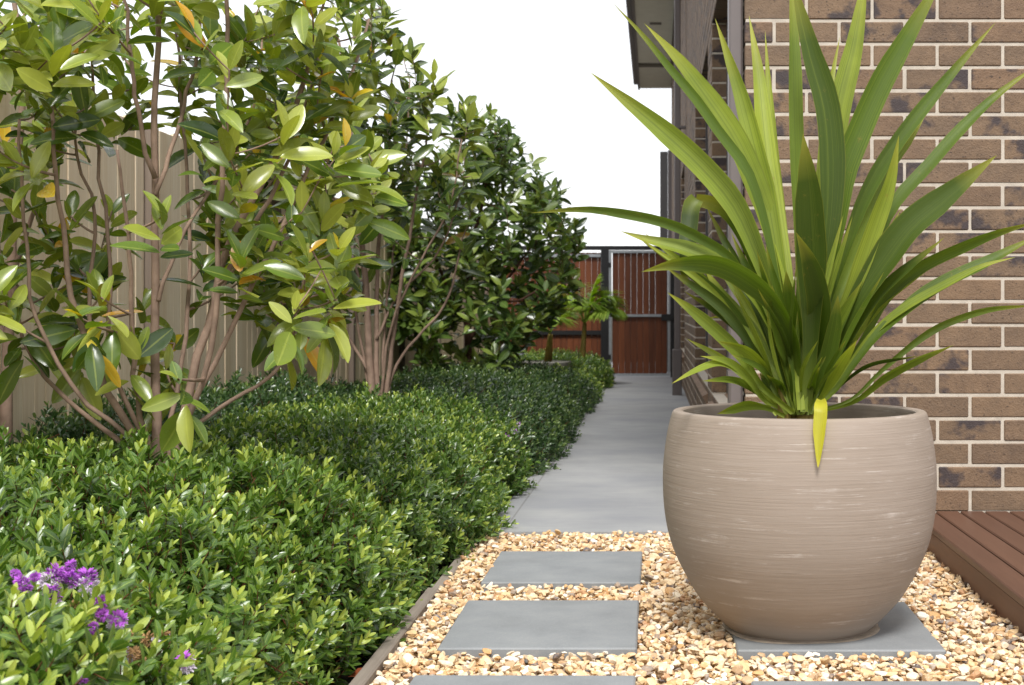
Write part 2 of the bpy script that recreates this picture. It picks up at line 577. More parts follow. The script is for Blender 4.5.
# pavers: (x0, x1, y0, y1, twist, label)
pav = [(-.532, -.044, 4.27, 4.82, .003, 'grey stone paver nearest the concrete path, farthest of the left column'),
       (-.536, -.045, 3.438, 4.007, -.002, 'grey stone paver in the middle of the left column between the hedge and the pot'),
       (-.55, -.046, 2.6, 3.184, .008, 'grey stone paver at the bottom edge of the photo left of centre'),
       (.2, .712, 3.418, 3.985, 0, 'grey stone paver under the big round pot with its right corner showing'),
       (.214, .724, 2.56, 3.135, .002, 'grey stone paver at the bottom edge of the photo in front of the pot')]
PT = .02
for (x0, x1, y0, y1, tw, lab) in pav:
    cx, cy = (x0 + x1) / 2, (y0 + y1) / 2
    g = Geo()
    Vb, fb = boxmesh(.004, x1 - x0, y1 - y0, .04)
    rot = np.array([[math.cos(tw), math.sin(tw), 0], [-math.sin(tw), math.cos(tw), 0], [0, 0, 1]])
    g.add(Vb @ rot.T + np.array([cx, cy, PT - .02]), fb)
    tag(g.build('paver', M['paver']), lab, 'paver', 'stone pavers set in the gravel')

# gravel: base sheet and individual pebbles in one countless mass
POTX, POTY = .376, 3.67
g = Geo()
g.add([(-.66, .8, -.022), (2.6, .8, -.022), (2.6, 5.285, -.022), (-.66, 5.285, -.022)], np.array([(0, 1, 2, 3)]), mi=1)


def ico():
    me = bpy.data.meshes.new('tmp')
    import bmesh
    bm = bmesh.new()
    bmesh.ops.create_icosphere(bm, subdivisions=2, radius=1)
    bm.to_mesh(me)
    bm.free()
    V_ = np.array([v_.co[:] for v_ in me.vertices])
    f_ = np.array([p.vertices[:] for p in me.polygons])
    bpy.data.meshes.remove(me)
    return V_, f_


IV, IF = ico()


def rot_rand(n):
    q = nrm(R.normal(size=(n, 4)))
    w, x, y, z = q.T
    return np.stack([np.stack([1 - 2 * (y * y + z * z), 2 * (x * y - z * w), 2 * (x * z + y * w)], -1),
                     np.stack([2 * (x * y + z * w), 1 - 2 * (x * x + z * z), 2 * (y * z - x * w)], -1),
                     np.stack([2 * (x * z - y * w), 2 * (y * z + x * w), 1 - 2 * (x * x + y * y)], -1)], -2)


def rot_lie(n):
    d = nrm(np.column_stack([R.normal(size=(n, 2)), R.normal(size=n) * .22]))
    return frames(d, np.column_stack([R.normal(size=(n, 2)) * .3, np.ones(n)]))


stones = []
for layer, (sp, zc, lo, hi) in enumerate([(.0185, -.002, .0085, .014), (.025, .0095, .008, .0175)]):
    gx, gy = np.meshgrid(np.arange(-.635, 1.3, sp), np.arange(1.3, 5.285, sp))
    p = np.stack([gx.ravel(), gy.ravel()], 1)
    p += R.uniform(-.5, .5, p.shape) * sp
    if layer:
        p = p[R.random(len(p)) < .75]
    keep = (p[:, 0] < .96) & (p[:, 1] < 5.275) & ~((p[:, 0] > .3) & (p[:, 1] > 5.13))
    r = lo + (hi - lo) * R.random(len(p)) ** 3
    for (x0, x1, y0, y1, tw, lab) in pav:
        sl = R.uniform(-.006, .012, len(p))
        keep &= ~((p[:, 0] > x0 - sl) & (p[:, 0] < x1 + sl) & (p[:, 1] > y0 - sl) & (p[:, 1] < y1 + sl))
    keep &= np.hypot(p[:, 0] - POTX, p[:, 1] - POTY) > .2
    p, r = p[keep], r[keep]
    z = zc + R.uniform(-.005, .006, len(p))
    stones.append((p, r, z))
for (p, r, z) in stones:
    sel = R.integers(0, 14, len(p))
    for k in range(14):
        rr = np.random.default_rng(100 + k)
        tv = IV.copy()
        for dd in nrm(rr.normal(size=(11, 3))):
            tv = tv - np.maximum(0, tv @ dd - rr.uniform(.42, .78))[:, None] * dd
        tv = tv * rr.uniform([1.05, .9, .65], [1.55, 1.25, .9])
        i = sel == k
        stamp(g, tv, [IF], rot_lie(i.sum()) * r[i][:, None, None], np.column_stack([p[i], z[i]]), R.random(i.sum()))
tag(g.build('gravel', [M['stone'], M['grit']]), kind='stuff')

# timber edging between bed and gravel
g = Geo()
g.box(-.684, -.648, 1.2, 4.2, -.1, .018, bevel=.004)
g.box(-.684, -.65, 4.205, 5.27, -.1, .002, bevel=.004)
tag(g.build('garden_edging', M['edging']), 'weathered timber edging board between the hedge and the gravel', 'edging')

# ------------------------------------------------------------------ pot with strap-leaved plant
prof = [(0, .021), (.175, .021), (.183, .024), (.199, .036), (.2265, .0637), (.271, .116), (.314, .1947), (.336, .25), (.3475, .2996), (.3535, .35), (.3555, .4044),
        (.354, .455), (.3475, .509), (.341, .545), (.334, .572), (.3305, .5825), (.327, .587), (.323, .588), (.309, .5885), (.304, .586), (.302, .58), (.304, .54), (.306, .5), (.3, .42), (0, .42)]
# resample finely for smooth shading
pr = np.array(prof)
pot = thing('planter_pot', 'large round taupe ribbed pot standing on a paver, planted with strap leaves', 'pot', (POTX, POTY, PT))
pts = []
for i in range(len(pr) - 1):
    for k in range(4):
        a = k / 4
        p0, p1, p2, p3 = pr[max(i - 1, 0)], pr[i], pr[i + 1], pr[min(i + 2, len(pr) - 1)]
        pts.append(.5 * ((2 * p1) + (p2 - p0) * a + (2 * p0 - 5 * p1 + 4 * p2 - p3) * a * a + (3 * p1 - p0 - 3 * p2 + p3) * a ** 3))
pts.append(pr[-1])
pts = [(max(0, a), b) for a, b in pts]
Geo().lathe(pts, POTX, POTY, 128, wob=.0015).build('bowl', M['pot'], pot, True)
g = Geo()
g.lathe([(0, .535), (.1, .54), (.2, .533), (.298, .53)], POTX, POTY, 48)
g.build('soil_surface', M['potsoil'], pot, True)
g = Geo()
a = np.linspace(0, 2 * math.pi, 97)[:-1]
ro = .2 + .009 * np.sin(a * 2 + .4) + .006 * np.sin(a * 5) + .012 * np.exp(-((a - 5.9) / .35) ** 2)
Vr = []
for rad, z in ((.15, .0215), (ro - .012, .0235), (ro - .003, .0225), (ro, .0203)):
    rad = np.broadcast_to(rad, a.shape)
    Vr.append(np.stack([POTX + .006 + rad * np.cos(a), POTY + rad * np.sin(a), np.full_like(a, z)], 1))
Vr = np.concatenate(Vr)
fr = np.array([(i * 96 + k, i * 96 + (k + 1) % 96, (i + 1) * 96 + (k + 1) % 96, (i + 1) * 96 + k) for i in range(3) for k in range(96)])
g.add(Vr, fr[:, ::-1])
g.build('base_ring', M['mortarring'], pot, True)

plant = thing('strap_leaf_plant', 'tall spiky green strap-leaved plant growing out of the round taupe pot', 'plant', (POTX, POTY, .535))
# traced blades: points (pixel x, y) from base to tip, width in pixels, depth of the tip (m, minus = nearer), tint, roll
B = [
    ([(796, 410), (782, 330), (757, 258), (734, 207), (702, 168), (660, 129), (625, 100), (590, 72)], 29, -.05, .72, .25),
    ([(798, 410), (786, 300), (768, 222), (753, 181), (734, 139), (708, 100), (679, 61), (644, 23)], 28, .0, .8, .2),
    ([(795, 410), (776, 280), (750, 178), (716, 129), (695, 99), (669, 68), (645, 38), (612, 2)], 13, -.12, .5, .5),
    ([(799, 410), (786, 310), (768, 200), (757, 155), (742, 97), (729, 58), (715, 18)], 23, .1, .78, .1),
    ([(801, 410), (790, 300), (770, 180), (763, 120), (758, 70), (749, 15)], 23, .22, .95, .1),
    ([(801, 410), (792, 300), (775, 160), (769, 90), (765, 30)], 12, .28, .9, .1),
    ([(803, 410), (800, 300), (796, 170), (794, 105), (793, 45), (790, -35)], 18, .1, .6, .35),
    ([(804, 410), (815, 330), (829, 220), (831, 158), (826, 105), (812, 56), (800, 10), (790, -30)], 32, -.06, .22, .1),
    ([(804, 410), (818, 290), (833, 150), (843, 95), (854, 50), (862, 0), (868, -40)], 29, .16, .82, .1),
    ([(805, 410), (818, 320), (836, 224), (845, 170), (858, 135), (881, 84), (907, 38), (930, -2), (950, -35)], 31, -.04, .5, .15),
    ([(804, 410), (815, 260), (826, 120), (832, 77), (840, 36)], 14, .26, .85, .1),
    ([(806, 410), (826, 320), (858, 217), (880, 171), (907, 130), (935, 94), (970, 52), (996, 22)], 19, .08, .5, .4),
    ([(807, 410), (838, 335), (884, 227), (900, 199), (928, 168), (956, 136), (991, 101), (1024, 75), (1045, 62)], 16, .02, .48, .4),
    ([(806, 410), (832, 310), (868, 220), (889, 168), (910, 140), (928, 110)], 15, .14, .62, .2),
    ([(806, 410), (826, 350), (852, 290), (878, 217), (890, 180), (899, 135)], 22, -.1, .86, .25),
    ([(808, 410), (828, 365), (856, 305), (890, 254), (912, 226), (940, 203), (970, 178), (997, 155)], 36, -.14, .25, .2),
    ([(806, 410), (812, 330), (813, 253), (811, 215), (809, 185), (806, 160), (803, 133)], 38, -.22, .12, .05),
    ([(807, 410), (815, 360), (820, 310), (815, 280), (807, 256), (796, 232)], 29, -.25, .18, .2),
    ([(795, 410), (768, 325), (733, 260), (701, 238), (668, 223), (628, 214), (584, 209), (530, 213)], 13, -.16, .4, .55),
    ([(796, 410), (778, 345), (750, 292), (715, 263), (686, 251), (650, 241), (620, 231)], 20, -.1, .75, .5),
    ([(801, 410), (795, 340), (776, 302), (746, 276), (712, 262), (675, 263), (641, 272)], 26, -.3, .45, .6),
    ([(796, 410), (772, 310), (752, 250), (730, 214), (712, 203), (696, 200)], 21, .0, .3, .15),
    ([(697, 199), (693, 205), (690, 225), (687, 255), (684, 284)], 21, 0, .0, .0),
    ([(793, 412), (762, 386), (740, 354), (719, 333), (693, 311), (667, 292)], 17, -.16, .72, .3),
    ([(794, 412), (775, 372), (756, 338), (741, 319), (722, 297), (703, 266)], 17, .0, .7, .2),
    ([(796, 412), (775, 384), (760, 362), (744, 349), (717, 341)], 13, -.2, .8, .3),
    ([(790, 413), (764, 400), (750, 381), (730, 363), (700, 356)], 10, -.2, .78, .4),
    ([(790, 414), (770, 400), (748, 377), (722, 364), (697, 371), (671, 384)], 9, -.28, .85, .5),
    ([(788, 415), (770, 404), (752, 390), (733, 381), (702, 381)], 9, -.2, .65, .5),
    ([(785, 416), (768, 408), (750, 404), (735, 407), (717, 414)], 12, -.1, .7, .5),
    ([(792, 412), (768, 375), (748, 332), (730, 317), (706, 318)], 8, .1, .6, .4),
    ([(808, 410), (836, 380), (866, 333), (882, 302), (902, 279), (926, 262), (962, 246), (999, 232), (1040, 221)], 15, -.02, .5, .45),
    ([(808, 410), (834, 392), (855, 364), (878, 335), (903, 313), (924, 297), (950, 281), (984, 264), (1020, 245), (1042, 233)], 17, -.1, .42, .45),
    ([(808, 410), (838, 380), (872, 335), (905, 308), (948, 284), (984, 266), (1016, 257)], 10, -.16, .8, .45),
    ([(810, 412), (850, 400), (878, 374), (908, 348), (933, 330), (957, 319), (991, 309), (1040, 305)], 9, -.05, .55, .5),
    ([(812, 413), (855, 401), (886, 377), (919, 359), (954, 345)], 10, -.16, .66, .45),
    ([(812, 412), (824, 394), (842, 363), (857, 340)], 14, -.27, .88, .1),
    ([(798, 412), (793, 330), (783, 265), (772, 225)], 16, .16, .9, .2),
    ([(797, 412), (786, 345), (772, 300), (764, 262)], 14, .2, .9, .2),
    ([(804, 412), (806, 330), (812, 260), (818, 190)], 22, .1, .6, .2),
    ([(806, 412), (820, 350), (840, 290), (858, 240)], 18, .12, .45, .3),
    ([(806, 412), (826, 360), (852, 320), (880, 280)], 16, .15, .5, .3),
    ([(800, 412), (796, 340), (790, 300), (786, 270)], 24, -.1, .5, .1),
    ([(800, 412), (788, 360), (776, 320), (772, 285)], 20, -.14, .55, .2),
    ([(805, 412), (824, 370), (834, 330), (838, 295)], 20, -.16, .45, .2),
]
for k in range(32):
    ang = float(np.clip(R.normal() * .45, -.7, .7))
    L = R.uniform(120, 260)
    bx = 800 + ang * 18
    B.append(([(bx, 414), (bx + math.sin(ang) * L * .5 - 5 * np.sign(ang), 414 - L * .5), (bx + math.sin(ang) * L, 414 - math.cos(ang) * L)], R.uniform(8, 15), R.uniform(-.14, .22), R.uniform(.05, .95), R.uniform(0, .6)))
for k in range(44):                                   # thin short leaves crowding the base of the clump
    ang = R.normal() * .4
    L = R.uniform(50, 190) * (1 - .3 * min(1, abs(ang)))
    bx = 800 + ang * 24 + R.uniform(-9, 9)
    c0 = (bx, 415)
    sag = abs(ang) * R.uniform(0, .35) * L
    c2 = (bx + math.sin(ang) * L + R.normal() * 6, min(398, 413 - math.cos(ang) * L + sag))
    c1 = ((c0[0] * .5 + c2[0] * .5) + R.normal() * 4 - math.sin(ang) * 6, (c0[1] * .5 + c2[1] * .5) - 5 - sag * .35)
    B.append(([c0, c1, c2], R.uniform(4, 9), R.uniform(-.26, .16), R.uniform(.0, .9), R.uniform(0, .8)))


def spline(ptsl, n):
    p = np.asarray(ptsl, float)
    d = np.concatenate([[0], np.cumsum(np.linalg.norm(np.diff(p, axis=0), axis=1))])
    d /= d[-1]
    m = np.zeros_like(p)
    for i in range(len(p)):
        a_, b_ = max(i - 1, 0), min(i + 1, len(p) - 1)
        m[i] = (p[b_] - p[a_]) / (d[b_] - d[a_])
    tt = np.linspace(0, 1, n)
    out = []
    for x in tt:
        i = min(np.searchsorted(d, x, side='right') - 1, len(p) - 2)
        h = d[i + 1] - d[i]
        s_ = (x - d[i]) / h
        out.append((2 * s_ ** 3 - 3 * s_ ** 2 + 1) * p[i] + (s_ ** 3 - 2 * s_ ** 2 + s_) * h * m[i] + (-2 * s_ ** 3 + 3 * s_ ** 2) * p[i + 1] + (s_ ** 3 - s_ ** 2) * h * m[i + 1])
    return np.array(out), tt


def blade(geo, ptsl, wpx, dy, tint, roll, seed, y0=POTY, ydepth=None, wp=None):
    rr = np.random.default_rng(seed)
    n = 26
    p, tt = spline(ptsl, n)
    Y = (y0 + rr.uniform(-.07, .07) * (1 - tt) + dy * tt ** 1.2) if ydepth is None else np.interp(tt, *ydepth)
    C = np.stack([(p[:, 0] - HX) * Y / F, Y, CH - (p[:, 1] - HY) * Y / F], 1)
    T = nrm(np.gradient(C, axis=0))
    view = nrm(C - np.array([0, 0, CH]))
    W = nrm(np.cross(T, view))
    N = np.cross(W, T)
    sgn = rr.choice([-1, 1])
    ro_ = roll * sgn + .25 * np.sin(tt * 3 + rr.uniform(0, 6))
    c, s_ = np.cos(ro_)[:, None], np.sin(ro_)[:, None]
    W, N = c * W + s_ * N, -s_ * W + c * N
    wprof = np.interp(tt, [0, .1, .3, .55, .75, .88, .96, 1], [.42, .38, .54, 1, .9, .5, .17, .0])
    if wp is not None:
        wprof = np.interp(tt, *wp)
    w = .415 * wpx * Y / F * wprof / np.maximum(.6, np.cos(ro_))
    us = np.array([-1, -.55, 0, .55, 1.])
    fold = .42 * np.array([1, .45, 0, .45, 1])
    wav = .06 * np.sin(tt * 15 + rr.uniform(0, 6))
    V_, U_ = [], []
    ub = int(rr.integers(0, 90))
    for u, f_ in zip(us, fold):
        V_.append(C + W * (u * w)[:, None] - N * ((f_ + wav * (u * u)) * w)[:, None])
        U_.append(np.stack([np.full(n, ub + .5 + u * .495), tt], 1))
    V_ = np.stack(V_, 1).reshape(-1, 3)
    U_ = np.stack(U_, 1).reshape(-1, 2)
    q = np.array([(i * 5 + k, i * 5 + k + 1, (i + 1) * 5 + k + 1, (i + 1) * 5 + k) for i in range(n - 1) for k in range(4)])
    geo.add(V_, q, tint, U_)


g = Geo()
for i, (pl, w, dy, ti, ro_) in enumerate(B):
    wp = {(696, 200): ([0, .3, .6, .9, 1], [.4, .6, 1, .9, .7]), (684, 284): ([0, .08, .5, .85, 1], [.8, 1, 1, .7, .1])}.get(pl[-1])
    blade(g, pl, w, dy, ti, ro_, 500 + i, wp=wp, ydepth=([0, 1], [3.665, 3.6]) if pl[-1] == (684, 284) else None)
g.build('foliage', M['strap'], plant, True)
g = Geo()
blade(g, [(821, 400), (821, 404), (821, 415), (820, 430), (819, 448), (818, 468)], 16, 0, .5, .0, 77, ydepth=([0, .06, .15, .3, .6, 1], [3.42, 3.345, 3.328, 3.322, 3.31, 3.298]),
      wp=([0, .1, .3, .5, .8, .95, 1], [.6, 1, 1, .9, .45, .18, 0]))
lf = g.build('drooping_leaf', M['strapyellow'], plant, True)
lf['label'] = 'bright yellow dying leaf hanging over the pot rim'
g = Geo()
for k in range(5):
    x, y = POTX + R.uniform(-.05, .05), POTY + R.uniform(-.04, .04)
    g.tube([(x, y, .5), (x * .99 + POTX * .01, y, .6), (x * .97 + POTX * .03, y, .68)], [.02, .018, .012], 8)
g.build('stem', M['palmstem'], plant, True)

# ------------------------------------------------------------------ brick house
WX, WY, SK = .33, 5.14, .086                          # side wall plane, front wall plane, course height
Z0 = .881 - 14 * SK                                   # a bed joint
house = thing('brick_house', 'two storey brown brick house with pale mortar beside the concrete path', 'house', (WX, WY, 0))
BR, JT, TH, REC = .23, .01, .11, .0035
bv, bf = {}, {}


def brick(geo, x0, x1, y0, y1, z0, z1):
    geo.box(x0, x1, y0, y1, z0, z1, mi=0, bevel=.004)


g = Geo()
X1 = 4.2
nc = 36
for k in range(-2, nc):
    z0 = Z0 + k * SK
    # joint of the course (0.881..0.967 is course 14): x = 1.0738 offset
    off = 1.042 if k % 2 == 0 else 1.042 - .12
    x = off - .24 * 4
    while x < X1:
        a_, b_ = max(x, WX), min(x + BR, X1)
        if b_ - a_ > .03:
            jx = R.uniform(-.0015, .0015)
            brick(g, a_, b_, WY + jx, WY + TH, z0 + JT / 2, z0 + SK - JT / 2)
        x += .24
g.box(WX + REC, X1 - REC, WY + REC, WY + TH - REC, Z0 - 2 * SK, Z0 + nc * SK, mi=1)
g.build('wall', [M['brick'], M['mortar']], house)

HEAD, SILL = 2.49, .40
kh = round((HEAD - Z0) / SK)
ks = round((SILL - Z0) / SK)
HEAD, SILL = Z0 + kh * SK, Z0 + ks * SK
wins = [(5.75, 8.14), (8.75, 11.5), (15.7, 17.7)]
YE = 28.0
nt = round((5.42 - Z0) / SK)
ZT = Z0 + nt * SK
g = Geo()


def run(y0, y1, k):
    z0 = Z0 + k * SK
    st = y0 + (0 if k % 2 == 0 else -.12)
    y = st
    while y < y1 - .02:
        a_, b_ = max(y, y0), min(y + BR, y1)
        if b_ - a_ > .02:
            jx = R.uniform(-.001, .001)
            brick(g, WX + jx, WX + TH, a_, b_, z0 + JT / 2, z0 + SK - JT / 2)
        y += .24


SY = WY + TH + .006
for k in range(-3, nt):
    if ks <= k < kh:
        iv, y = [], SY
        for (a_, b_) in wins:
            iv.append((y, a_))
            y = b_
        iv.append((y, YE))
    else:
        iv = [(SY, YE)]
    for a_, b_ in iv:
        run(a_, b_, k)
m = REC
zb = Z0 - 3 * SK
g.box(WX + m, WX + TH - m, SY, YE - m, zb, SILL - .002, mi=1)
g.box(WX + m, WX + TH - m, SY, YE - m, HEAD + .012, ZT, mi=1)
y = SY
for (a_, b_) in wins + [(YE, YE)]:
    g.box(WX + m, WX + TH - m, y + (m if y != SY else 0), a_ - m, SILL - .002, HEAD + .012, mi=1)
    y = b_
g.build('wall', [M['brick'], M['mortar']], house)
# back of the house body, so that nothing shows through
g = Geo()
g.box(WX + TH + .12, 4.2, WY + TH + .1, YE, -.3, 5.4)
g.build('inner_wall', M['render'], house)
for (a_, b_) in wins:
    fr = Geo()
    xf, xb = WX + .085, WX + .145
    fr.box(xf, xb, a_ + .002, a_ + .055, SILL + .002, HEAD - .002)
    fr.box(xf, xb, b_ - .055, b_ - .002, SILL + .002, HEAD - .002)
    fr.box(xf + .001, xb, a_ + .055, b_ - .055, SILL + .002, SILL + .06)
    fr.box(xf + .001, xb, a_ + .055, b_ - .055, HEAD - .06, HEAD - .002)
    mid = (a_ + b_) / 2
    fr.box(xf + .002, xb, mid - .025, mid + .025, SILL + .06, HEAD - .06)
    wo = fr.build('window', M['frame'], house)
    Geo().box(xf + .025, xf + .031, a_ + .05, b_ - .05, SILL + .05, HEAD - .05).build('pane', M['glass'], wo)
    sg = Geo()
    y = a_ + .004
    while y + .078 < b_:
        p_ = np.array([[WX - .035, SILL - .055], [WX + .095, SILL + .012], [WX + .095, SILL - .07], [WX - .001, SILL - .115]])
        V_ = np.array([(q[0], yy_, q[1]) for yy_ in (y, y + .076) for q in p_])
        sg.add(V_, [(0, 1, 2, 3)[::-1], (4, 5, 6, 7), (0, 4, 5, 1)[::-1], (1, 5, 6, 2)[::-1], (2, 6, 7, 3)[::-1], (3, 7, 4, 0)[::-1]])
        y += .086
    sg.build('sill', M['sillbrick'], wo)
# downpipes
def pipe(x0, x1, y0, y1, z0, z1, clips):
    p_ = Geo().box(x0, x1, y0, y1, z0, z1, bevel=.008).build('downpipe', M['pipe'], house)
    for zc in clips:
        Geo().box(x0 - .004, WX - .0005, y0 - .004, y1 + .004, zc, zc + .025).build('bracket', M['pipe'], p_)
    return p_


pipe(.273, .3245, 5.17, 5.27, -.1, 5.33, (.6, 2.1, 3.6))
p2 = pipe(.208, .274, 15.0, 15.1, -.15, 5.3, (1.2, 2.8, 4.4))
Geo().box(.186, .288, 14.97, 15.13, -.15, .43, bevel=.01).build('pipe_shoe', M['pipe'], p2)
# eave
ez = 5.33
g = Geo()
g.box(-.30, 4.3, 4.6, 28.3, ez, ez + .02)
g.build('soffit', M['soffit'], house)
g = Geo()
g.box(-.3, WX - .002, 25.4, 25.55, ez - .05, ez - .001)
g.box(WX - .05, WX - .003, 4.7, 25.39, ez - .04, ez - .001)
g.build('soffit_trim', M['beam'], house)
for y in (9.0, 15.4, 21.8):
    Geo().box(-.08, .1, y, y + .16, ez - .006, ez - .001).build('soffit_vent', M['beam'], house)
g = Geo()
g.box(-.345, -.302, 4.6, 28.3, ez - .03, ez + .22)
g.box(-.43, -.347, 4.6, 28.1, ez + .04, ez + .19, bevel=.012)
g.build('gutter', M['gutter'], house)
g = Geo()
V_ = [(-.4, 4.55, ez + .2), (-.4, 28.35, ez + .2), (4.3, 28.35, ez + 2.1), (4.3, 4.55, ez + 2.1)]
g.add(V_ + [(a_, b_, c_ - .04) for a_, b_, c_ in V_], [(0, 3, 2, 1)[::-1], (4, 5, 6, 7)[::-1], (0, 1, 5, 4), (1, 2, 6, 5), (2, 3, 7, 6), (3, 0, 4, 7)])
g.build('roof', M['roof'], house)

# deck against the front wall
dk = thing('timber_deck', 'low dark brown boarded deck against the brick wall right of the pot', 'deck', (.95, 4.3, 0))
DX, DZ = .94, .113
g = Geo()
x, i = DX, 0
while x < 3.2:
    g.box(x, x + .0828, 1.6, WY - .006, DZ - .024, DZ, bevel=.004)
    x += .0897
g.build('decking', M['deck'], dk)
g = Geo()
g.box(DX + .012, DX + .036, 1.6, WY - .01, -.06, DZ - .029, bevel=.003)
g.build('fascia_board', M['fascia'], dk)
g = Geo()
for y in np.arange(1.9, 5.1, .45):
    g.box(DX + .04, 3.1, y, y + .045, -.03, DZ - .025)
g.build('joist', M['black'], dk)

# ------------------------------------------------------------------ gate and slat fence at the end of the path
GY = 19.8
GB, GT = -.11, 1.693
gate = thing('timber_gate', 'red brown vertical slat gate in a galvanised frame at the end of the path', 'gate', (-.2, GY, GB))
gx0, gx1 = -.632, .2
g = Geo()
pitch = .0868
x = gx0 + .03
k = 0
while x < gx1 - .03:
    if not (k == 8):
        g.box(x, min(x + .0854, gx1 - .02), GY + .03, GY + .05, GB + .06, GT - .03, bevel=.006)
    else:
        g.box(x, x + .076, GY + .03, GY + .05, GB + .06, GT - .03, bevel=.006)
    x += pitch
    k += 1
g.build('slat_panel', M['merbau'], gate)
g = Geo()
g.box(gx0 - .02, gx0 + .018, GY - .01, GY + .029, GB + .03, GT)
g.box(gx1 - .018, gx1 + .012, GY - .01, GY + .029, GB + .03, GT)
g.box(gx0 + .0185, gx1 - .0185, GY - .009, GY + .028, GT - .035, GT - .001)
g.box(gx0 + .0185, gx1 - .0185, GY - .009, GY + .028, GB + .031, GB + .06)
g.build('frame', M['galv'], gate)
Geo().box(gx0 + .0185, gx1 - .0185, GY - .02, GY + .027, .755, .79).build('mid_rail', M['galv'], gate)
la = Geo().box(gx1 - .11, gx1 + .06, GY - .06, GY - .022, .7, .79, bevel=.006).build('latch', M['black'], gate)
for z in (.15, 1.45):
    Geo().box(gx0 - .05, gx0 + .01, GY - .025, GY - .012, z, z + .07).build('hinge', M['black'], gate)

sf = thing('slat_fence', 'dark framed slat fence panel left of the gate behind the small palms', 'fence', (-1.4, GY, GB))
g = Geo()
x = -2.2
while x < -.775:
    g.box(x, min(x + .0854, -.768), GY + .03, GY + .05, GB - .02, GT - .03, bevel=.006)
    x += pitch
g.build('slat_panel', M['merbau'], sf)
for xx in (-.765, .22, -2.31):
    Geo().box(xx, xx + (.11 if xx < 0 else .055), GY - .02, GY + .09, -.3, 1.70).build('post', M['black'], sf)
Geo().box(-2.2, .275, GY - .015, GY + .085, 1.7005, 1.757).build('top_beam', M['black'], sf)
Geo().box(-2.199, -.766, GY - .01, GY + .029, .5, .56).build('mid_rail', M['black'], sf)
Geo().box(-2.199, -.766, GY - .012, GY + .028, 1.6, 1.64).build('top_rail', M['galv'], sf)

# steel screen past the gate
scr = thing('steel_screen', 'tall narrow dark grey steel screen past the gate beside the house', 'screen', (.17, 22, -.12))
g = Geo()
g.box(.08, .2, 22.0, 22.05, -.12, 3.34)
g.build('panel', M['screen'], scr)
g = Geo()
g.box(.203, .262, 21.97, 22.06, -.12, 3.36)
g.build('post', M['pipe'], scr)

# ------------------------------------------------------------------ paling fence along the bed
FX, FT = -2.3, 1.7
pf = thing('paling_fence', 'tall pale timber paling fence running along the left garden bed', 'fence', (FX, 9, 0))
g = Geo()
y = .6
k = 0
while y < 19.75:
    dx = R.uniform(0, .006)
    h = FT + R.uniform(-.008, .008) + gz(y)
    wd = R.uniform(.088, .104)
    g.box(FX - dx - .015, FX - dx, y, y + wd, -.3, h, bevel=.002)
    y += wd + R.uniform(.001, .004)
    k += 1
g.build('paling', M['paling'], pf)
g = Geo()
for z in (.35, 1.35):
    g.box(FX - .065, FX - .024, .6, 19.7, z, z + .09)
g.build('rail', M['rail'], pf)
for y in (2.1, 4.2, 6.3, 8.4, 10.5, 12.6, 14.7, 16.8, 18.9):
    Geo().box(FX + .001, FX + .04, y, y + .07, -.3, FT - .02 + gz(y), bevel=.004).build('post', M['post'], pf)

# neighbour's house behind the paling fence
nb = thing('neighbour_house', 'grey tiled roof of a neighbouring house just showing above the paling fence', 'house', (-8, 16, 0))
Geo().box(-13, -5.6, 12, 21, -.2, 2.5).build('wall', M['render'], nb)
g = Geo()
V_ = [(-13.4, 11.6, 2.5), (-5.1, 11.6, 2.5), (-5.1, 21.4, 2.5), (-13.4, 21.4, 2.5), (-10.5, 15.5, 3.9), (-8, 15.5, 3.5)]
g.add(V_, [(0, 1, 5, 4), (2, 3, 4, 5), (1, 2, 5), (3, 0, 4), (3, 2, 1, 0)])
g.build('roof', M['roof'], nb)
Geo().box(-5.09, -4.98, 11.6, 21.4, 2.42, 2.53).build('gutter', M['gutter'], nb)

# ------------------------------------------------------------------ hebe shrubs
LEAFH = leaf_template(.195, (.22, .55, .8, .94), .12, .14, 0, 1.12, .62)
LEAFH2 = leaf_template(.2, (.4, .82), .1, .16, 0, 1.1, .62)


def shoot_template(rng, L, nl, leafL, lt):
    """A shoot along +Z: crossed pairs of leaves, smaller and paler at the tip."""
    V_, fs, tn, base = [], [[] for _ in lt[1]], [], 0
    d, O_, s_ = [], [], []
    for i in range(nl):
        t_ = i / (nl - 1)
        for sd in (0, 1):
            ang = (i % 2) * math.pi / 2 + sd * math.pi + rng.uniform(-.25, .25)
            el = .35 + .85 * t_ ** 1.6 + rng.uniform(-.12, .12)       # angle above the horizontal
            d.append([math.cos(ang) * math.cos(el), math.sin(ang) * math.cos(el), math.sin(el)])
            O_.append([0, 0, L * (t_ ** .85)])
            s_.append(leafL * (1 - .42 * t_ ** 3) * (.7 + .3 * min(1, t_ * 3)) * rng.uniform(.85, 1.12))
            tn.append(.02 + .9 * t_ ** 3.2)
    d, O_, s_ = np.array(d), np.array(O_), np.array(s_)
    Mx = frames(d, np.array([0, 0, 1.0])) * s_[:, None, None]
    gg = Geo()
    stamp(gg, lt[0], lt[1], Mx, O_, np.array(tn), lt[2])
    return np.concatenate(gg.v), [f for f, _ in gg.f], np.concatenate(gg.t), np.concatenate(gg.u)


def mound(xc, yc, a, b, H, p, q, zg):
    def top(x, y):
        r = np.clip(np.abs((x - xc) / a) ** p + np.abs((y - yc) / b) ** q, 0, 1)
        return zg + H * (1 - r) ** (1 / p)
    return top


def MB(lab, x0, x1, y0, y1, H, p, q, mk, n, ll, lod):
    return (lab, (x0 + x1) / 2, (y0 + y1) / 2, (x1 - x0) / 2, (y1 - y0) / 2, H, p, q, mk, n, ll, lod)


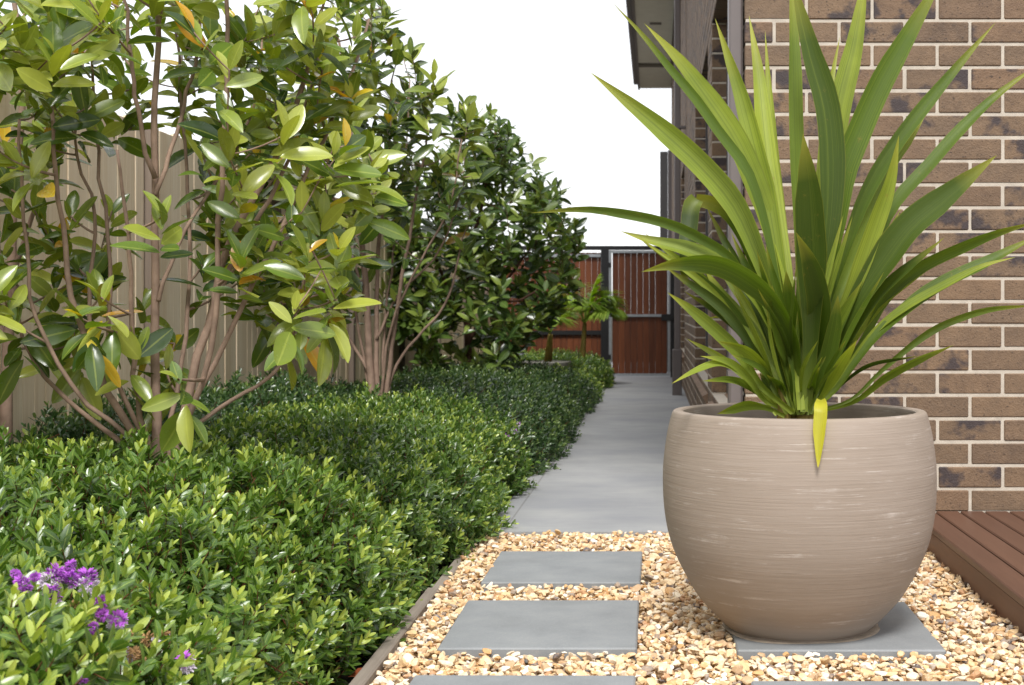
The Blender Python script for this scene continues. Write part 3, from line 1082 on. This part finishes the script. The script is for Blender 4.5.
MND = [  # label, x and y extent, height, exponents, leaf material, shoots, leaf length, detail
    MB('bright lime green hebe shrub with purple flower heads nearest the camera', -2.3, -.74, .3, 3.0, .46, 2.6, 5, 'heb1', 2900, .044, 1),
    MB('mid green hebe shrub in front of the yellowish magnolia beside the timber edging', -2.25, -.73, 2.6, 4.45, .445, 2.7, 6, 'heb1', 2500, .040, 1),
    MB('green hebe shrub at the start of the concrete path with a pale flower', -1.95, -.655, 4.15, 7.2, .425, 2.8, 6, 'heb2', 3300, .039, 2),
    MB('hebe shrub in deep green standing for tree shade, against the paling fence behind the yellowish magnolia', -2.36, -1.5, 3.9, 8.4, .48, 2.8, 5, 'heb3', 2400, .040, 2),  # darker leaf material stands in for shade cast by the near magnolia
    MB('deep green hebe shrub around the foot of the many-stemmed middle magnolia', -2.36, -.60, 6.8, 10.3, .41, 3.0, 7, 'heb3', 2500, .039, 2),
    MB('dark hebe shrub under the dense darkened magnolia beside the path', -2.36, -.60, 9.9, 13.6, .40, 3.2, 7, 'heb3', 2400, .040, 2),
    MB('low hebe shrub in front of the grey bowl planter', -2.34, -.60, 13.3, 15.45, .27, 3.4, 6, 'heb2', 1600, .039, 2),
    MB('clipped square-sided hebe shrub at the end of the bed beside the gate', -2.34, -.60, 15.75, 18.9, .385, 4.2, 7, 'heb2', 2200, .039, 2),
]
shrubs = []


def nz3(x, y, z, f):
    return np.array([mnoise.noise(Vector((a_ * f, b_ * f, c_ * f))) for a_, b_, c_ in zip(x, y, z)])


tops = [mound(xc, yc, a, b, H, p, q, gz(yc) - .03) for (_, xc, yc, a, b, H, p, q, *_r) in MND]


def hedge_top(x, y):
    return max(float(f(np.array([x]), np.array([y]))[0]) for f in tops)


for mi_, (lab, xc, yc, a, b, H, p, qe, mk, ns, ll, lod) in enumerate(MND):
    zg = gz(yc) - .03
    sh = thing('hebe_shrub', lab, 'shrub', (xc, yc, zg), 'hebe shrubs filling the garden bed')
    nt_ = int(ns * .72)
    x = xc + a * R.uniform(-.995, .995, nt_)
    y = yc + b * R.uniform(-.995, .995, nt_)
    r = np.abs((x - xc) / a) ** p + np.abs((y - yc) / b) ** qe
    ok = r < 1
    x, y, r = x[ok], y[ok], r[ok]
    z = H * (1 - r) ** (1 / p)
    n2 = ns - len(x)                                   # the face towards the path, and the near end
    z2 = H * R.uniform(.02, .92, n2)
    ty = R.uniform(-.99, .99, n2)
    rem = 1 - np.abs(ty) ** qe - (z2 / H) ** p
    x2, y2 = xc + a * np.clip(rem, 0, 1) ** (1 / p), yc + b * ty
    fr_ = R.random(n2) < .12
    tx = R.uniform(-.99, .99, n2)
    rem2 = 1 - np.abs(tx) ** p - (z2 / H) ** p
    x2 = np.where(fr_, xc + a * tx, x2)
    y2 = np.where(fr_, yc - b * np.clip(rem2, 0, 1) ** (1 / qe), y2)
    good = np.where(fr_, rem2, rem) > 0
    x, y, z = np.concatenate([x, x2[good]]), np.concatenate([y, y2[good]]), np.concatenate([z, z2[good]])
    gx = p * np.sign(x - xc) * np.abs((x - xc) / a) ** (p - 1) / a
    gy = qe * np.sign(y - yc) * np.abs((y - yc) / b) ** (qe - 1) / b
    gzz = p * (np.clip(z, 1e-4, None) / H) ** (p - 1) / H
    nn = nrm(np.stack([gx, gy, gzz], 1))
    bumpy = .075 * nz3(x, y, z, 2.3) + .04 * nz3(x, y, z, 8)
    depth = np.where(R.random(len(x)) < .3, R.uniform(-.08, -.03, len(x)), R.uniform(-.02, .035, len(x)))
    Lsh = ll * 2.5
    pos = np.stack([x, y, z + zg], 1) + nn * (bumpy + depth)[:, None]
    # skip those well inside a neighbouring shrub
    inside = np.zeros(len(x), bool)
    for j, f in enumerate(tops):
        if j != mi_:
            inside |= (pos[:, 2] < f(pos[:, 0], pos[:, 1]) - .06) & (np.abs(pos[:, 0] - MND[j][1]) < MND[j][3] - .06)
    inside |= (pos[:, 0] > -.5) | (pos[:, 0] < FX + .06) | (pos[:, 2] < zg + .0)
    pos, nn = pos[~inside], nn[~inside]
    d = nrm(nn * .75 + np.array([.12, -.1, .62]) + R.normal(size=pos.shape) * .38)
    d[:, 2] = np.where(pos[:, 2] < zg + .12, np.maximum(d[:, 2], .1), d[:, 2])
    d = nrm(d)
    pos = pos - d * Lsh * .75
    geo = Geo()
    sel = R.integers(0, 6, len(pos))
    for k in range(6):
        rg = np.random.default_rng(mi_ * 10 + k)
        tv, tf, tt_, tu = shoot_template(rg, Lsh * rg.uniform(.85, 1.2), 8 if lod == 1 else 7, ll, LEAFH if lod == 1 else LEAFH2)
        i = np.where(sel == k)[0]
        if not len(i):
            continue
        x_ = nrm(np.cross(d[i], nrm(R.normal(size=(len(i), 3)))))
        y_ = np.cross(d[i], x_)
        Mx = np.stack([x_, y_, d[i]], 2) * R.uniform(.75, 1.2, len(i))[:, None, None]
        sh_t = R.uniform(.0, .45, len(i)) ** 1.3 + .22 * np.clip(nz3(*pos[i].T, 2.1), -.5, .8)
        fresh = R.random(len(i))[:, None] ** 1.6
        tint = np.clip(sh_t[:, None] + tt_[None] * (.35 + .75 * fresh), 0, .95)
        stamp(geo, tv, tf, Mx, pos[i], tint, tu)
    step = 1 if lod == 1 else 4
    seg = np.array([[math.cos(q), math.sin(q), 0] for q in (0, 2.1, 4.2)]) * .0019
    tv = np.concatenate([seg * 1.3, seg * .6 + np.array([0, 0, 1.0])])
    tf = [np.array([(0, 1, 4, 3), (1, 2, 5, 4), (2, 0, 3, 5)])]
    i = np.arange(0, len(pos), step)
    x_ = nrm(np.cross(d[i], np.array([.3, .9, .1])))
    y_ = np.cross(d[i], x_)
    Mx = np.stack([x_, y_, d[i] * Lsh * 1.9], 2)
    stamp(geo, tv, tf, Mx, pos[i] - d[i] * Lsh, np.full(len(i), .5), None, 1)
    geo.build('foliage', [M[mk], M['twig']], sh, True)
    # closed core shell, coloured dark for the shade between the shoots
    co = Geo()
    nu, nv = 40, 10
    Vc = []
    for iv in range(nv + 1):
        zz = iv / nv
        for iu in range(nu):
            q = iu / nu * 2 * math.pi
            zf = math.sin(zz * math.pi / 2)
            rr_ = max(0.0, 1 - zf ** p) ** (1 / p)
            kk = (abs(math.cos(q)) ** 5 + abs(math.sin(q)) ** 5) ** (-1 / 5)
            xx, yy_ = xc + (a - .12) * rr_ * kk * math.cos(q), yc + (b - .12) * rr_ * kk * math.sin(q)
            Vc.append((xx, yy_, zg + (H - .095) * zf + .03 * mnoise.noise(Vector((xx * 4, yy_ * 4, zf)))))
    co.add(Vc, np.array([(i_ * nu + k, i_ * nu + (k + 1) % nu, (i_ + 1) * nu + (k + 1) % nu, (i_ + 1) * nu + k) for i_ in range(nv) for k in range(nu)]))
    co.build('shade_core', M['hebshade'], sh, True)
    shrubs.append(sh)

# flower heads on the nearest shrub (pixel x, y, size px, pale share, spent)
FL = [(23, 584, 14, 0), (52, 577, 20, .5), (53, 596, 17, .2), (72, 580, 14, .2), (88, 583, 21, .6), (97, 604, 15, .3), (102, 615, 12, 0), (117, 621, 18, .55),
      (70, 567, 11, 0), (92, 628, 11, 0), (186, 663, 17, .5), (82, 678, 12, 0), (35, 577, 9, 0), (16, 574, 9, 0)]


def flower(geo, c, ax, Lf, rad, pale, rng, n=150):
    """A short bottle-brush of little petals round an axis."""
    t_ = rng.random(n)
    ang = rng.uniform(0, 2 * math.pi, n)
    ax = nrm(ax)
    u_ = nrm(np.cross(ax, [.3, .9, .2]))
    w_ = np.cross(ax, u_)
    radial = np.cos(ang)[:, None] * u_ + np.sin(ang)[:, None] * w_
    prof_ = np.sin(math.pi * np.clip(t_, .05, .97)) ** .5
    O_ = c + ax * ((t_ - .5) * Lf)[:, None] + radial * (rad * .45 * prof_)[:, None]
    d_ = nrm(radial + ax * (t_ - .3)[:, None] + rng.normal(size=(n, 3)) * .25)
    Mx = frames(d_, ax + np.array([.01, .02, .03])) * (rad * .75 * rng.uniform(.7, 1.2, n))[:, None, None]
    lt = leaf_template(.24, (.5,), .0, .2)
    pm = t_ < pale
    for flag, mi in ((~pm, 0), (pm, 1)):
        if flag.any():
            stamp(geo, lt[0], lt[1], Mx[flag], O_[flag], np.full(flag.sum(), .5), lt[2], mi)


for i, (px, py, sz, pale) in enumerate(FL):
    rng = np.random.default_rng(900 + i)
    # depth: where the sight line meets the shrub top
    Y = 1.2
    while Y < 3.2:
        q = P(px, py, Y)
        if q[2] < hedge_top(q[0], q[1]) + .1:
            break
        Y += .01
    q = P(px, py, Y)
    rad = sz * Y / F * .5
    gf = Geo()
    flower(gf, q, np.array([rng.uniform(-.4, .9), rng.uniform(-.8, .1), rng.uniform(.3, 1)]), rad * 2.1, rad, pale, rng)
    gf.build('flower', [M['petal'], M['petalpale']], shrubs[0])
for i, (px, py, sz) in enumerate([(118, 648, 16), (132, 655, 15), (150, 640, 14), (166, 636, 12), (128, 635, 10), (143, 662, 12), (76, 606, 9)]):
    rng = np.random.default_rng(950 + i)
    Y = 1.2
    while Y < 3.2:
        q = P(px, py, Y)
        if q[2] < hedge_top(q[0], q[1]) + .042:
            break
        Y += .01
    rad = sz * Y / F * .5
    gf = Geo()
    flower(gf, P(px, py, Y), np.array([rng.uniform(-.8, .8), -.5, .6]), rad * 2, rad, .25, rng, 110)
    gf.build('spent_flower', [M['spent'], M['petalpale']], shrubs[0])
for i, (px, py, sz) in enumerate([(505, 440, 9), (514, 432, 8), (517, 426, 6)]):
    rng = np.random.default_rng(970 + i)
    Y = 4.5
    while Y < 8:
        q = P(px, py, Y)
        if q[2] < hedge_top(q[0], q[1]) + .045:
            break
        Y += .01
    rad = sz * Y / F * .5
    gf = Geo()
    flower(gf, P(px, py, Y), np.array([.5, -.5, .8]), rad * 2.2, rad, .9, rng, 100)
    gf.build('flower', [M['petal'], M['petalpale']], shrubs[2])

# ------------------------------------------------------------------ magnolias
_r = (.07, .2, .38, .56, .74, .88, .96)
LM = [leaf_template(.2, _r, .10, .16, .0, 1.04, .7), leaf_template(.19, _r, .28, .24, .008, 1.1, .72), leaf_template(.225, _r, .02, .12, .012, 1.05, .68)]


def magnolia(lab, base, Yb, stems, clusters, leafL, mk, bark, nleaf=(7, 11), droop=.25, seed=1, tint=(.2, .9), oddp=.0):
    rng = np.random.default_rng(seed)
    bp = P(base[0], base[1], Yb)
    tr = thing('magnolia_tree', lab, 'tree', (bp[0], bp[1], gz(Yb) - .03))
    tk = Geo()
    nodes, rads = [], []
    for (pl, r0, r1, dY) in stems:
        p_, tt_ = spline(pl, 16)
        Y = Yb + dY * tt_
        C = np.stack([(p_[:, 0] - HX) * Y / F, Y, CH - (p_[:, 1] - HY) * Y / F], 1)
        C += rng.normal(size=C.shape) * .003
        if pl[0][1] > base[1] - 30:                   # runs into the ground
            C = np.concatenate([[[C[0, 0] * .7 + bp[0] * .3, C[0, 1], gz(Yb) - .05]], C])
            tt_ = np.concatenate([[0], tt_])
        rr_ = .82 * (r0 + (r1 - r0) * tt_)
        tk.tube(C, rr_, 9)
        nodes += list(C)
        rads += list(rr_)
    nodes, rads = np.array(nodes), np.array(rads)
    order = np.argsort([np.min(np.linalg.norm(nodes - c, axis=1)) for c in clusters])
    lv = [[] for _ in LM]
    for ci in order:
        c = np.asarray(clusters[ci])
        dv = c - nodes
        dist = np.linalg.norm(dv, axis=1)
        cost = dist + np.where(dv[:, 2] < .02, .5, 0) * np.minimum(1, dist * 2) - .08 * (nodes[:, 2] > bp[2] + .3)
        j = int(np.argmin(cost))
        s0 = nodes[j]
        L = dist[j]
        dirv = nrm(c - s0)
        mid = (s0 + c) / 2 + np.array([0, 0, -.06 * L]) + rng.normal(size=3) * .03 * L
        tt_ = np.linspace(0, 1, 6)[:, None]
        C = (1 - tt_) ** 2 * s0 + 2 * tt_ * (1 - tt_) * mid + tt_ ** 2 * c
        ra = min(rads[j] * .75, .0035 + .008 * L)
        rr_ = np.linspace(ra, .0028, 6)
        tk.tube(C, rr_, 5, cap=False)
        nodes = np.concatenate([nodes, C[2:]])
        rads = np.concatenate([rads, rr_[2:]])
        ax = nrm(nrm(C[-1] - C[-2]) * .5 + np.array([0, 0, 1.0]) + rng.normal(size=3) * .25)
        low = c[2] < .93 and Yb < 4.5
        lscale = 1.08 if low else 1.0
        n_ = rng.integers(*nleaf)
        u_ = nrm(np.cross(ax, [.3, .9, .2]))
        w_ = np.cross(ax, u_)
        ph = rng.uniform(0, 6.28)
        dr = max(0, rng.normal(droop if c[2] > .9 or Yb > 4.5 else 1.3, .3))
        base_t = rng.uniform(*tint)
        for i in range(n_):
            t_ = i / max(1, n_ - 1)
            an = ph + i * 2.4 + rng.uniform(-.3, .3)
            rd = math.cos(an) * u_ + math.sin(an) * w_
            el = .1 + 1.15 * t_ ** 1.2 + rng.uniform(-.25, .25)
            dl = nrm(rd * math.cos(el) + ax * math.sin(el) - np.array([0, 0, dr * (1.1 - t_)]))
            k = int(rng.integers(0, len(LM)))
            L_ = leafL * lscale * rng.uniform(.6, 1.2) * (1 - .35 * t_ ** 4)
            tn = np.clip(base_t + .25 * (t_ - .3) + rng.normal() * .26, 0, .93)
            if rng.random() < oddp:
                tn = rng.uniform(.975, 1)
            lv[k].append((C[-1] - ax * (1 - t_) * leafL * .9, dl, L_, tn, rng.normal() * .45))
    tk.build('trunk', M[bark], tr, True)
    cg = Geo()
    for k, ls in enumerate(lv):
        if not ls:
            continue
        O_ = np.array([q[0] for q in ls])
        d_ = np.array([q[1] for q in ls])
        Mx = frames(d_, np.array([.4, -.62, 1.0]), np.array([q[4] for q in ls]))   # leaves turn to the open, lighter side
        Mx = Mx * np.array([q[2] for q in ls])[:, None, None]
        stamp(cg, LM[k][0], LM[k][1], Mx, O_, np.array([q[3] for q in ls]), LM[k][2])
    cg.build('crown', M[mk], tr, True)
    return tr


def inpoly(x, y, poly):
    c = False
    j = len(poly) - 1
    for i in range(len(poly)):
        if (poly[i][1] > y) != (poly[j][1] > y) and x < (poly[j][0] - poly[i][0]) * (y - poly[i][1]) / (poly[j][1] - poly[i][1]) + poly[i][0]:
            c = not c
        j = i
    return c


def crown_points(poly, Y, depth, n, rng, thin=None):
    xs_, ys_ = [p_[0] for p_ in poly], [p_[1] for p_ in poly]
    cx = (min(xs_) + max(xs_)) / 2
    hw = (max(xs_) - min(xs_)) / 2
    out = []
    while len(out) < n:
        x, y = rng.uniform(min(xs_), max(xs_)), rng.uniform(min(ys_), max(ys_))
        if not inpoly(x, y, poly):
            continue
        if thin and rng.random() > thin(x, y):
            continue
        dd = depth * math.sqrt(max(.1, 1 - ((x - cx) / hw) ** 2))
        yy_ = Y + rng.uniform(-dd, dd)
        # keep the place in the volume, not the outline, when the depth changes
        X, Z = (x - HX) * Y / F, CH - (y - HY) * Y / F
        out.append(np.array([X, yy_, Z]))
    return out


rng = np.random.default_rng(5)
T1Y = 4.0
hand = [(15, 20), (50, 12), (85, 32), (120, 8), (150, 42), (35, 60), (75, 72), (10, 95), (110, 78), (135, 105), (60, 118), (20, 140), (88, 138), (45, 168), (112, 160), (14, 190),
        (170, 22), (192, 2), (228, 12), (255, 38), (285, 18), (300, 60), (268, 92), (310, 100), (245, 130), (285, 140), (320, 150), (72, 212), (22, 238), (105, 222), (146, 212), (45, 262),
        (130, 298), (50, 285), (14, 305), (176, 248), (212, 226), (236, 255), (228, 372), (300, 262), (270, 240), (330, 250), (345, 300), (200, 180), (300, 200), (255, 190), (320, 310), (148, 345), (60, 20), (95, 55),
        (25, 35), (65, 95), (140, 70), (30, 110), (205, 35), (330, 30), (240, 60), (275, 55), (315, 5), (5, 60), (100, 110), (50, 200), (10, 270), (85, 180), (130, 20), (105, 0), (70, -10), (20, -15), (150, -10), (260, -5), (300, -20), (220, -25),
        (122, 308), (128, 318), (138, 345), (146, 372), (150, 350), (55, 268), (42, 290), (24, 322), (30, 345), (108, 300), (230, 100), (340, 90), (345, 180)]
cl = []
for (x, y) in hand:
    if 58 < x < 210 and 115 < y < 292 and (x * 7 + y * 3) % 10 < 9:
        continue                                       # the gap where the fence shows
    cl.append(P(x, y, T1Y) + np.array([0, rng.uniform(-.42, .5), 0]))
cl += crown_points([(-80, -80), (330, -120), (360, 100), (375, 170), (340, 280), (250, 260), (228, 70), (185, 50), (110, 130), (60, 130), (-60, 160)], T1Y, .5, 100, rng)
cl += crown_points([(215, 120), (365, 110), (360, 300), (290, 325), (215, 260)], 4.4, .5, 55, rng)
cl += crown_points([(-30, 130), (62, 150), (75, 250), (50, 330), (-30, 350)], T1Y, .4, 18, rng)
stems1 = [
    ([(150, 458), (137, 395), (132, 320), (128, 240), (118, 150)], .011, .005, -.25),
    ([(156, 448), (155, 380), (156, 300), (155, 200), (155, 100), (161, -20)], .017, .009, .05),
    ([(146, 452), (122, 415), (95, 360), (72, 295), (60, 200), (50, 100)], .014, .006, -.1),
    ([(140, 455), (105, 430), (62, 395), (30, 355), (10, 280)], .010, .005, .2),
    ([(176, 444), (195, 372), (214, 300), (232, 240), (270, 170), (300, 100), (322, 10)], .017, .007, .1),
    ([(180, 440), (212, 350), (219, 220), (226, 90), (229, -40)], .011, .007, -.1),
    ([(160, 450), (228, 402), (268, 378), (288, 352), (298, 300)], .009, .005, .15),
    ([(216, 296), (250, 232), (288, 160), (312, 80)], .010, .005, .3),
    ([(155, 195), (174, 142), (191, 78), (204, 0)], .009, .005, .2),
    ([(155, 178), (141, 130), (131, 60), (124, -30)], .009, .005, -.2),
    ([(95, 360), (88, 290), (96, 222), (75, 140), (85, 50)], .008, .004, .25),
    ([(170, 448), (205, 380), (250, 290), (295, 200), (345, 90), (370, 20)], .011, .005, .25),
    ([(150, 450), (110, 360), (112, 260), (98, 160), (92, 40)], .009, .005, .1),
    ([(165, 448), (182, 360), (190, 260), (186, 150), (176, 30)], .009, .005, .3),
    ([(148, 452), (85, 400), (40, 330), (25, 240), (18, 120)], .009, .005, -.1),
    ([(156, 300), (180, 240), (210, 190), (250, 120), (262, 40)], .008, .004, .35),
]
magnolia('tall magnolia with large yellowish green leaves and splayed stems nearest the camera', (156, 452), T1Y, stems1, cl, .12, 'mag1', 'bark', (6, 11), .1, 21, (.22, .95), .03)
cl = [P(x, y, 4.7) + np.array([0, rng.uniform(-.3, .3), 0]) for (x, y) in [(-30, 40), (10, 60), (-10, 140), (30, 110), (20, 200), (-40, 230), (5, 260), (-20, 310), (40, 20), (-60, 100), (60, 150), (15, 340), (45, 60), (80, 90), (0, 0), (60, -20)]]
magnolia('magnolia at the left edge of the photo with a thick trunk against the fence', (8, 425), 4.7, [([(8, 425), (6, 370), (12, 300), (14, 200), (22, 80), (10, -30)], .026, .009, .05), ([(8, 350), (-20, 260), (-40, 120)], .012, .005, .1), ([(12, 280), (40, 180), (62, 60)], .011, .005, -.1)],
         cl, .135, 'mag1', 'bark', (5, 9), .15, 22, (.2, .9), .02)
T2Y = 8.0
poly2 = [(255, 60), (290, 10), (330, -40), (385, -10), (402, 45), (430, 70), (470, 105), (488, 150), (482, 210), (468, 265), (400, 300), (330, 320), (270, 290), (245, 200), (240, 120)]
cl = crown_points(poly2, T2Y, .6, 210, rng, lambda x, y: 1 if y < 220 else .3)
stems2 = [
    ([(374, 402), (358, 330), (350, 250), (338, 170), (300, 60)], .012, .005, .2),
    ([(384, 402), (384, 330), (394, 250), (404, 170), (410, 80)], .010, .005, .25),
    ([(381, 402), (388, 340), (415, 270), (448, 210), (462, 140)], .011, .005, -.25),
    ([(372, 402), (369, 360), (366, 290), (360, 220), (352, 140), (340, 40)], .028, .009, -.1),
    ([(378, 404), (377, 340), (378, 260), (386, 180), (392, 80)], .020, .008, .1),
    ([(386, 404), (391, 350), (400, 290), (412, 220), (428, 130)], .018, .007, -.15),
    ([(388, 385), (406, 350), (446, 302), (462, 240)], .012, .006, .1),
    ([(369, 372), (342, 325), (318, 270), (292, 190)], .013, .006, .15),
    ([(377, 340), (395, 300), (440, 250), (465, 180)], .010, .005, .3),
    ([(366, 300), (345, 240), (322, 150), (318, 70)], .012, .006, .3),
]
magnolia('many-stemmed magnolia with mid green leaves in the middle of the bed', (376, 402), T2Y, stems2, cl, .145, 'mag2', 'bark', (6, 10), .0, 23, (.05, .8), .012)
T3Y = 12.4
poly3 = [(396, 200), (425, 165), (462, 125), (495, 108), (540, 158), (572, 205), (582, 240), (574, 285), (545, 318), (520, 345), (480, 364), (430, 360), (398, 345), (385, 255)]
cl = crown_points(poly3, T3Y, .85, 430, rng)
stems3 = [
    ([(468, 385), (468, 345), (470, 280), (482, 200), (496, 130)], .045, .014, 0),
    ([(469, 340), (500, 290), (540, 235)], .022, .008, .2),
    ([(469, 330), (440, 270), (425, 200)], .022, .008, -.2),
    ([(470, 300), (520, 300), (560, 270)], .018, .007, -.3),
]
magnolia('dense magnolia with leaves darkened for low light, farthest along the bed near the gate', (468, 388), T3Y, stems3, cl, .15, 'mag3', 'bark_dark', (8, 12), .1, 24, (.05, .85))

# ------------------------------------------------------------------ small palms and bowl near the gate
LP = leaf_template(.05, (.3, .7), .25, .1)


def palm(lab, base, tipz, fr, seed):
    rng = np.random.default_rng(seed)
    b = np.asarray(base, float)
    pm = thing('small_palm', lab, 'palm', b, 'young palms by the gate')
    top = b + np.array([rng.uniform(-.02, .06), 0, tipz])
    g1 = Geo()
    for k in range(3):
        o_ = np.array([rng.uniform(-.03, .03), rng.uniform(-.03, .03), 0])
        g1.tube([b + o_ * 1.4, (b + top) / 2 + o_, top + o_ * .5], [.03, .024, .018], 8)
    g1.build('stem', M['palmstem'], pm, True)
    g2 = Geo()
    for (ang, tilt, L, sag) in fr:
        L *= 1.15
        tilt *= .85
        h = np.array([math.cos(ang), math.sin(ang), 0])
        tt_ = np.linspace(0, 1, 14)
        C = top + h * (np.sin(tilt) * L * tt_)[:, None] + np.array([0, 0, 1.0]) * (np.cos(tilt) * L * tt_ - sag * L * tt_ ** 2.2)[:, None]
        g2.tube(C, np.linspace(.008, .003, 14), 5, .7)
        T = nrm(np.gradient(C, axis=0))
        O_, d_, s_ = [], [], []
        sd = nrm(np.cross(T, [0, 0, 1.0]))
        for q in np.linspace(.16, 1, 34):
            i = min(13, int(q * 13))
            for s2 in (-1, 1):
                O_.append([np.interp(q, tt_, C[:, k]) for k in range(3)])
                d_.append(T[i] * .75 + sd[i] * s2 * .75 + np.array([0, 0, -.34 + rng.uniform(-.16, .16)]))
                s_.append(.4 * L * math.sin(math.pi * (.12 + .8 * q)) + .05)
        O_, d_, s_ = np.array(O_), np.array(d_), np.array(s_)
        stamp(g2, LP[0], LP[1], frames(d_, np.array([0, .01, 1.0])) * s_[:, None, None], O_, rng.uniform(.2, .9, len(O_)), LP[2])
    g2.build('fronds', M['palm'], pm, True)


b2 = P(580, 362, 17.3)
palm('young palm with arching fronds leaning towards the gate', (b2[0], 17.3, gz(17.3) + .02), .76,
     [(-.3, .55, .72, .5), (.5, .75, .66, .45), (2.6, .6, .66, .45), (1.6, .35, .66, .3), (-1.4, .7, .66, .5), (3.4, .9, .6, .45), (-.9, 1.0, .6, .45), (.1, .25, .7, .25), (-.1, .9, .6, .5), (3.0, .35, .74, .4), (-2.2, .5, .7, .5), (.8, .45, .74, .45)], 41)
b1 = P(546, 366, 15.6)
bowl = thing('planter_bowl', 'wide grey bowl planter half sunk behind the clipped hedge', 'planter', (b1[0], 15.6, .03))
Geo().lathe([(0, .03), (.16, .03), (.24, .13), (.275, .265), (.28, .28), (.262, .282), (.255, .265), (.23, .23), (0, .23)], b1[0], 15.6, 48).build('bowl', M['bowl'], bowl, True)
Geo().lathe([(0, .245), (.245, .24)], b1[0], 15.6, 32).build('soil_surface', M['potsoil'], bowl)
palm('young palm with a thick yellowish stem growing in the grey bowl', (b1[0], 15.6, .24), .34,
     [(2.9, .5, .55, .4), (.2, .5, .5, .5), (1.4, .6, .5, .4), (-1.2, .8, .55, .5), (4.2, .8, .5, .5), (.9, .3, .5, .3)], 42)

# a few dry leaves along the edging
for (px, py, Y, lab) in [(428, 516, 5.45, 'reddish dry leaf lying at the corner where the path begins'), (384, 632, 3.75, 'brown dry leaf lying behind the middle of the timber edging'),
                         (350, 676, 3.3, 'brown dry leaf lying behind the near end of the timber edging')]:
    q = P(px, py, Y)
    lt = leaf_template(.3, (.15, .4, .7, .9), .2, .25, .02)
    g = Geo()
    stamp(g, lt[0], lt[1], frames(np.array([[.8, -.5, .15]]), np.array([.2, -.4, 1.0])) * .085, np.array([q]), np.array([.5]), lt[2])
    tag(g.build('fallen_leaf', M['dryleaf'], None, True), lab, 'leaf', 'dry leaves fallen beside the hedge')

# ------------------------------------------------------------------ light: bright overcast
w = bpy.data.worlds.new('World')
sc.world = w
w.use_nodes = True
nt_ = w.node_tree
nt_.nodes.clear()
wo = nt_.nodes.new('ShaderNodeOutputWorld')
bg = nt_.nodes.new('ShaderNodeBackground')
sky = nt_.nodes.new('ShaderNodeTexSky')
sky.sky_type = 'NISHITA'
sky.sun_disc = False
SE, SA = 55, 178                                       # sun elevation, compass angle from +Y clockwise
sky.sun_elevation = math.radians(SE)
sky.sun_rotation = math.radians(SA)
mx = nt_.nodes.new('ShaderNodeMix')
mx.data_type = 'RGBA'
mx.inputs[0].default_value = .86                       # the cloud layer over the clear sky
mx.inputs[7].default_value = (9.8, 9.85, 10.0, 1)
nt_.links.new(sky.outputs[0], mx.inputs[6])
nt_.links.new(mx.outputs[2], bg.inputs[0])
bg.inputs[1].default_value = .1
nt_.links.new(bg.outputs[0], wo.inputs[0])
sl = bpy.data.lights.new('sun', 'SUN')
sl.energy = 2.6
sl.angle = math.radians(16)
sl.color = (1, .975, .94)
so = bpy.data.objects.new('sun', sl)
COL.objects.link(so)
az, el = math.radians(SA), math.radians(SE)
dirv = Vector((math.sin(az) * math.cos(el), math.cos(az) * math.cos(el), math.sin(el)))
so.rotation_euler = dirv.to_track_quat('Z', 'Y').to_euler()
so.location = dirv * 30

cam = bpy.data.cameras.new('camera')
cam.sensor_width = 36
cam.lens = F / 1024 * 36
cam.shift_x = (512 - HX) / 1024
cam.shift_y = -(342.5 - HY) / 1024
cam.clip_start = .05
cam.clip_end = 2000
cam.dof.use_dof = True
cam.dof.focus_distance = 3.6
cam.dof.aperture_fstop = 10
co = bpy.data.objects.new('camera', cam)
co.location = (0, 0, CH)
co.rotation_euler = (math.radians(90), 0, 0)
COL.objects.link(co)
sc.camera = co

sc.render.engine = 'CYCLES'
sc.cycles.use_denoising = True
sc.cycles.max_bounces = 8
sc.cycles.transparent_max_bounces = 8
sc.cycles.use_adaptive_sampling = True
sc.view_settings.view_transform = 'Standard'
sc.view_settings.look = 'None'
sc.view_settings.gamma = 1
sc.view_settings.use_curve_mapping = False
sc.view_settings.exposure = .56
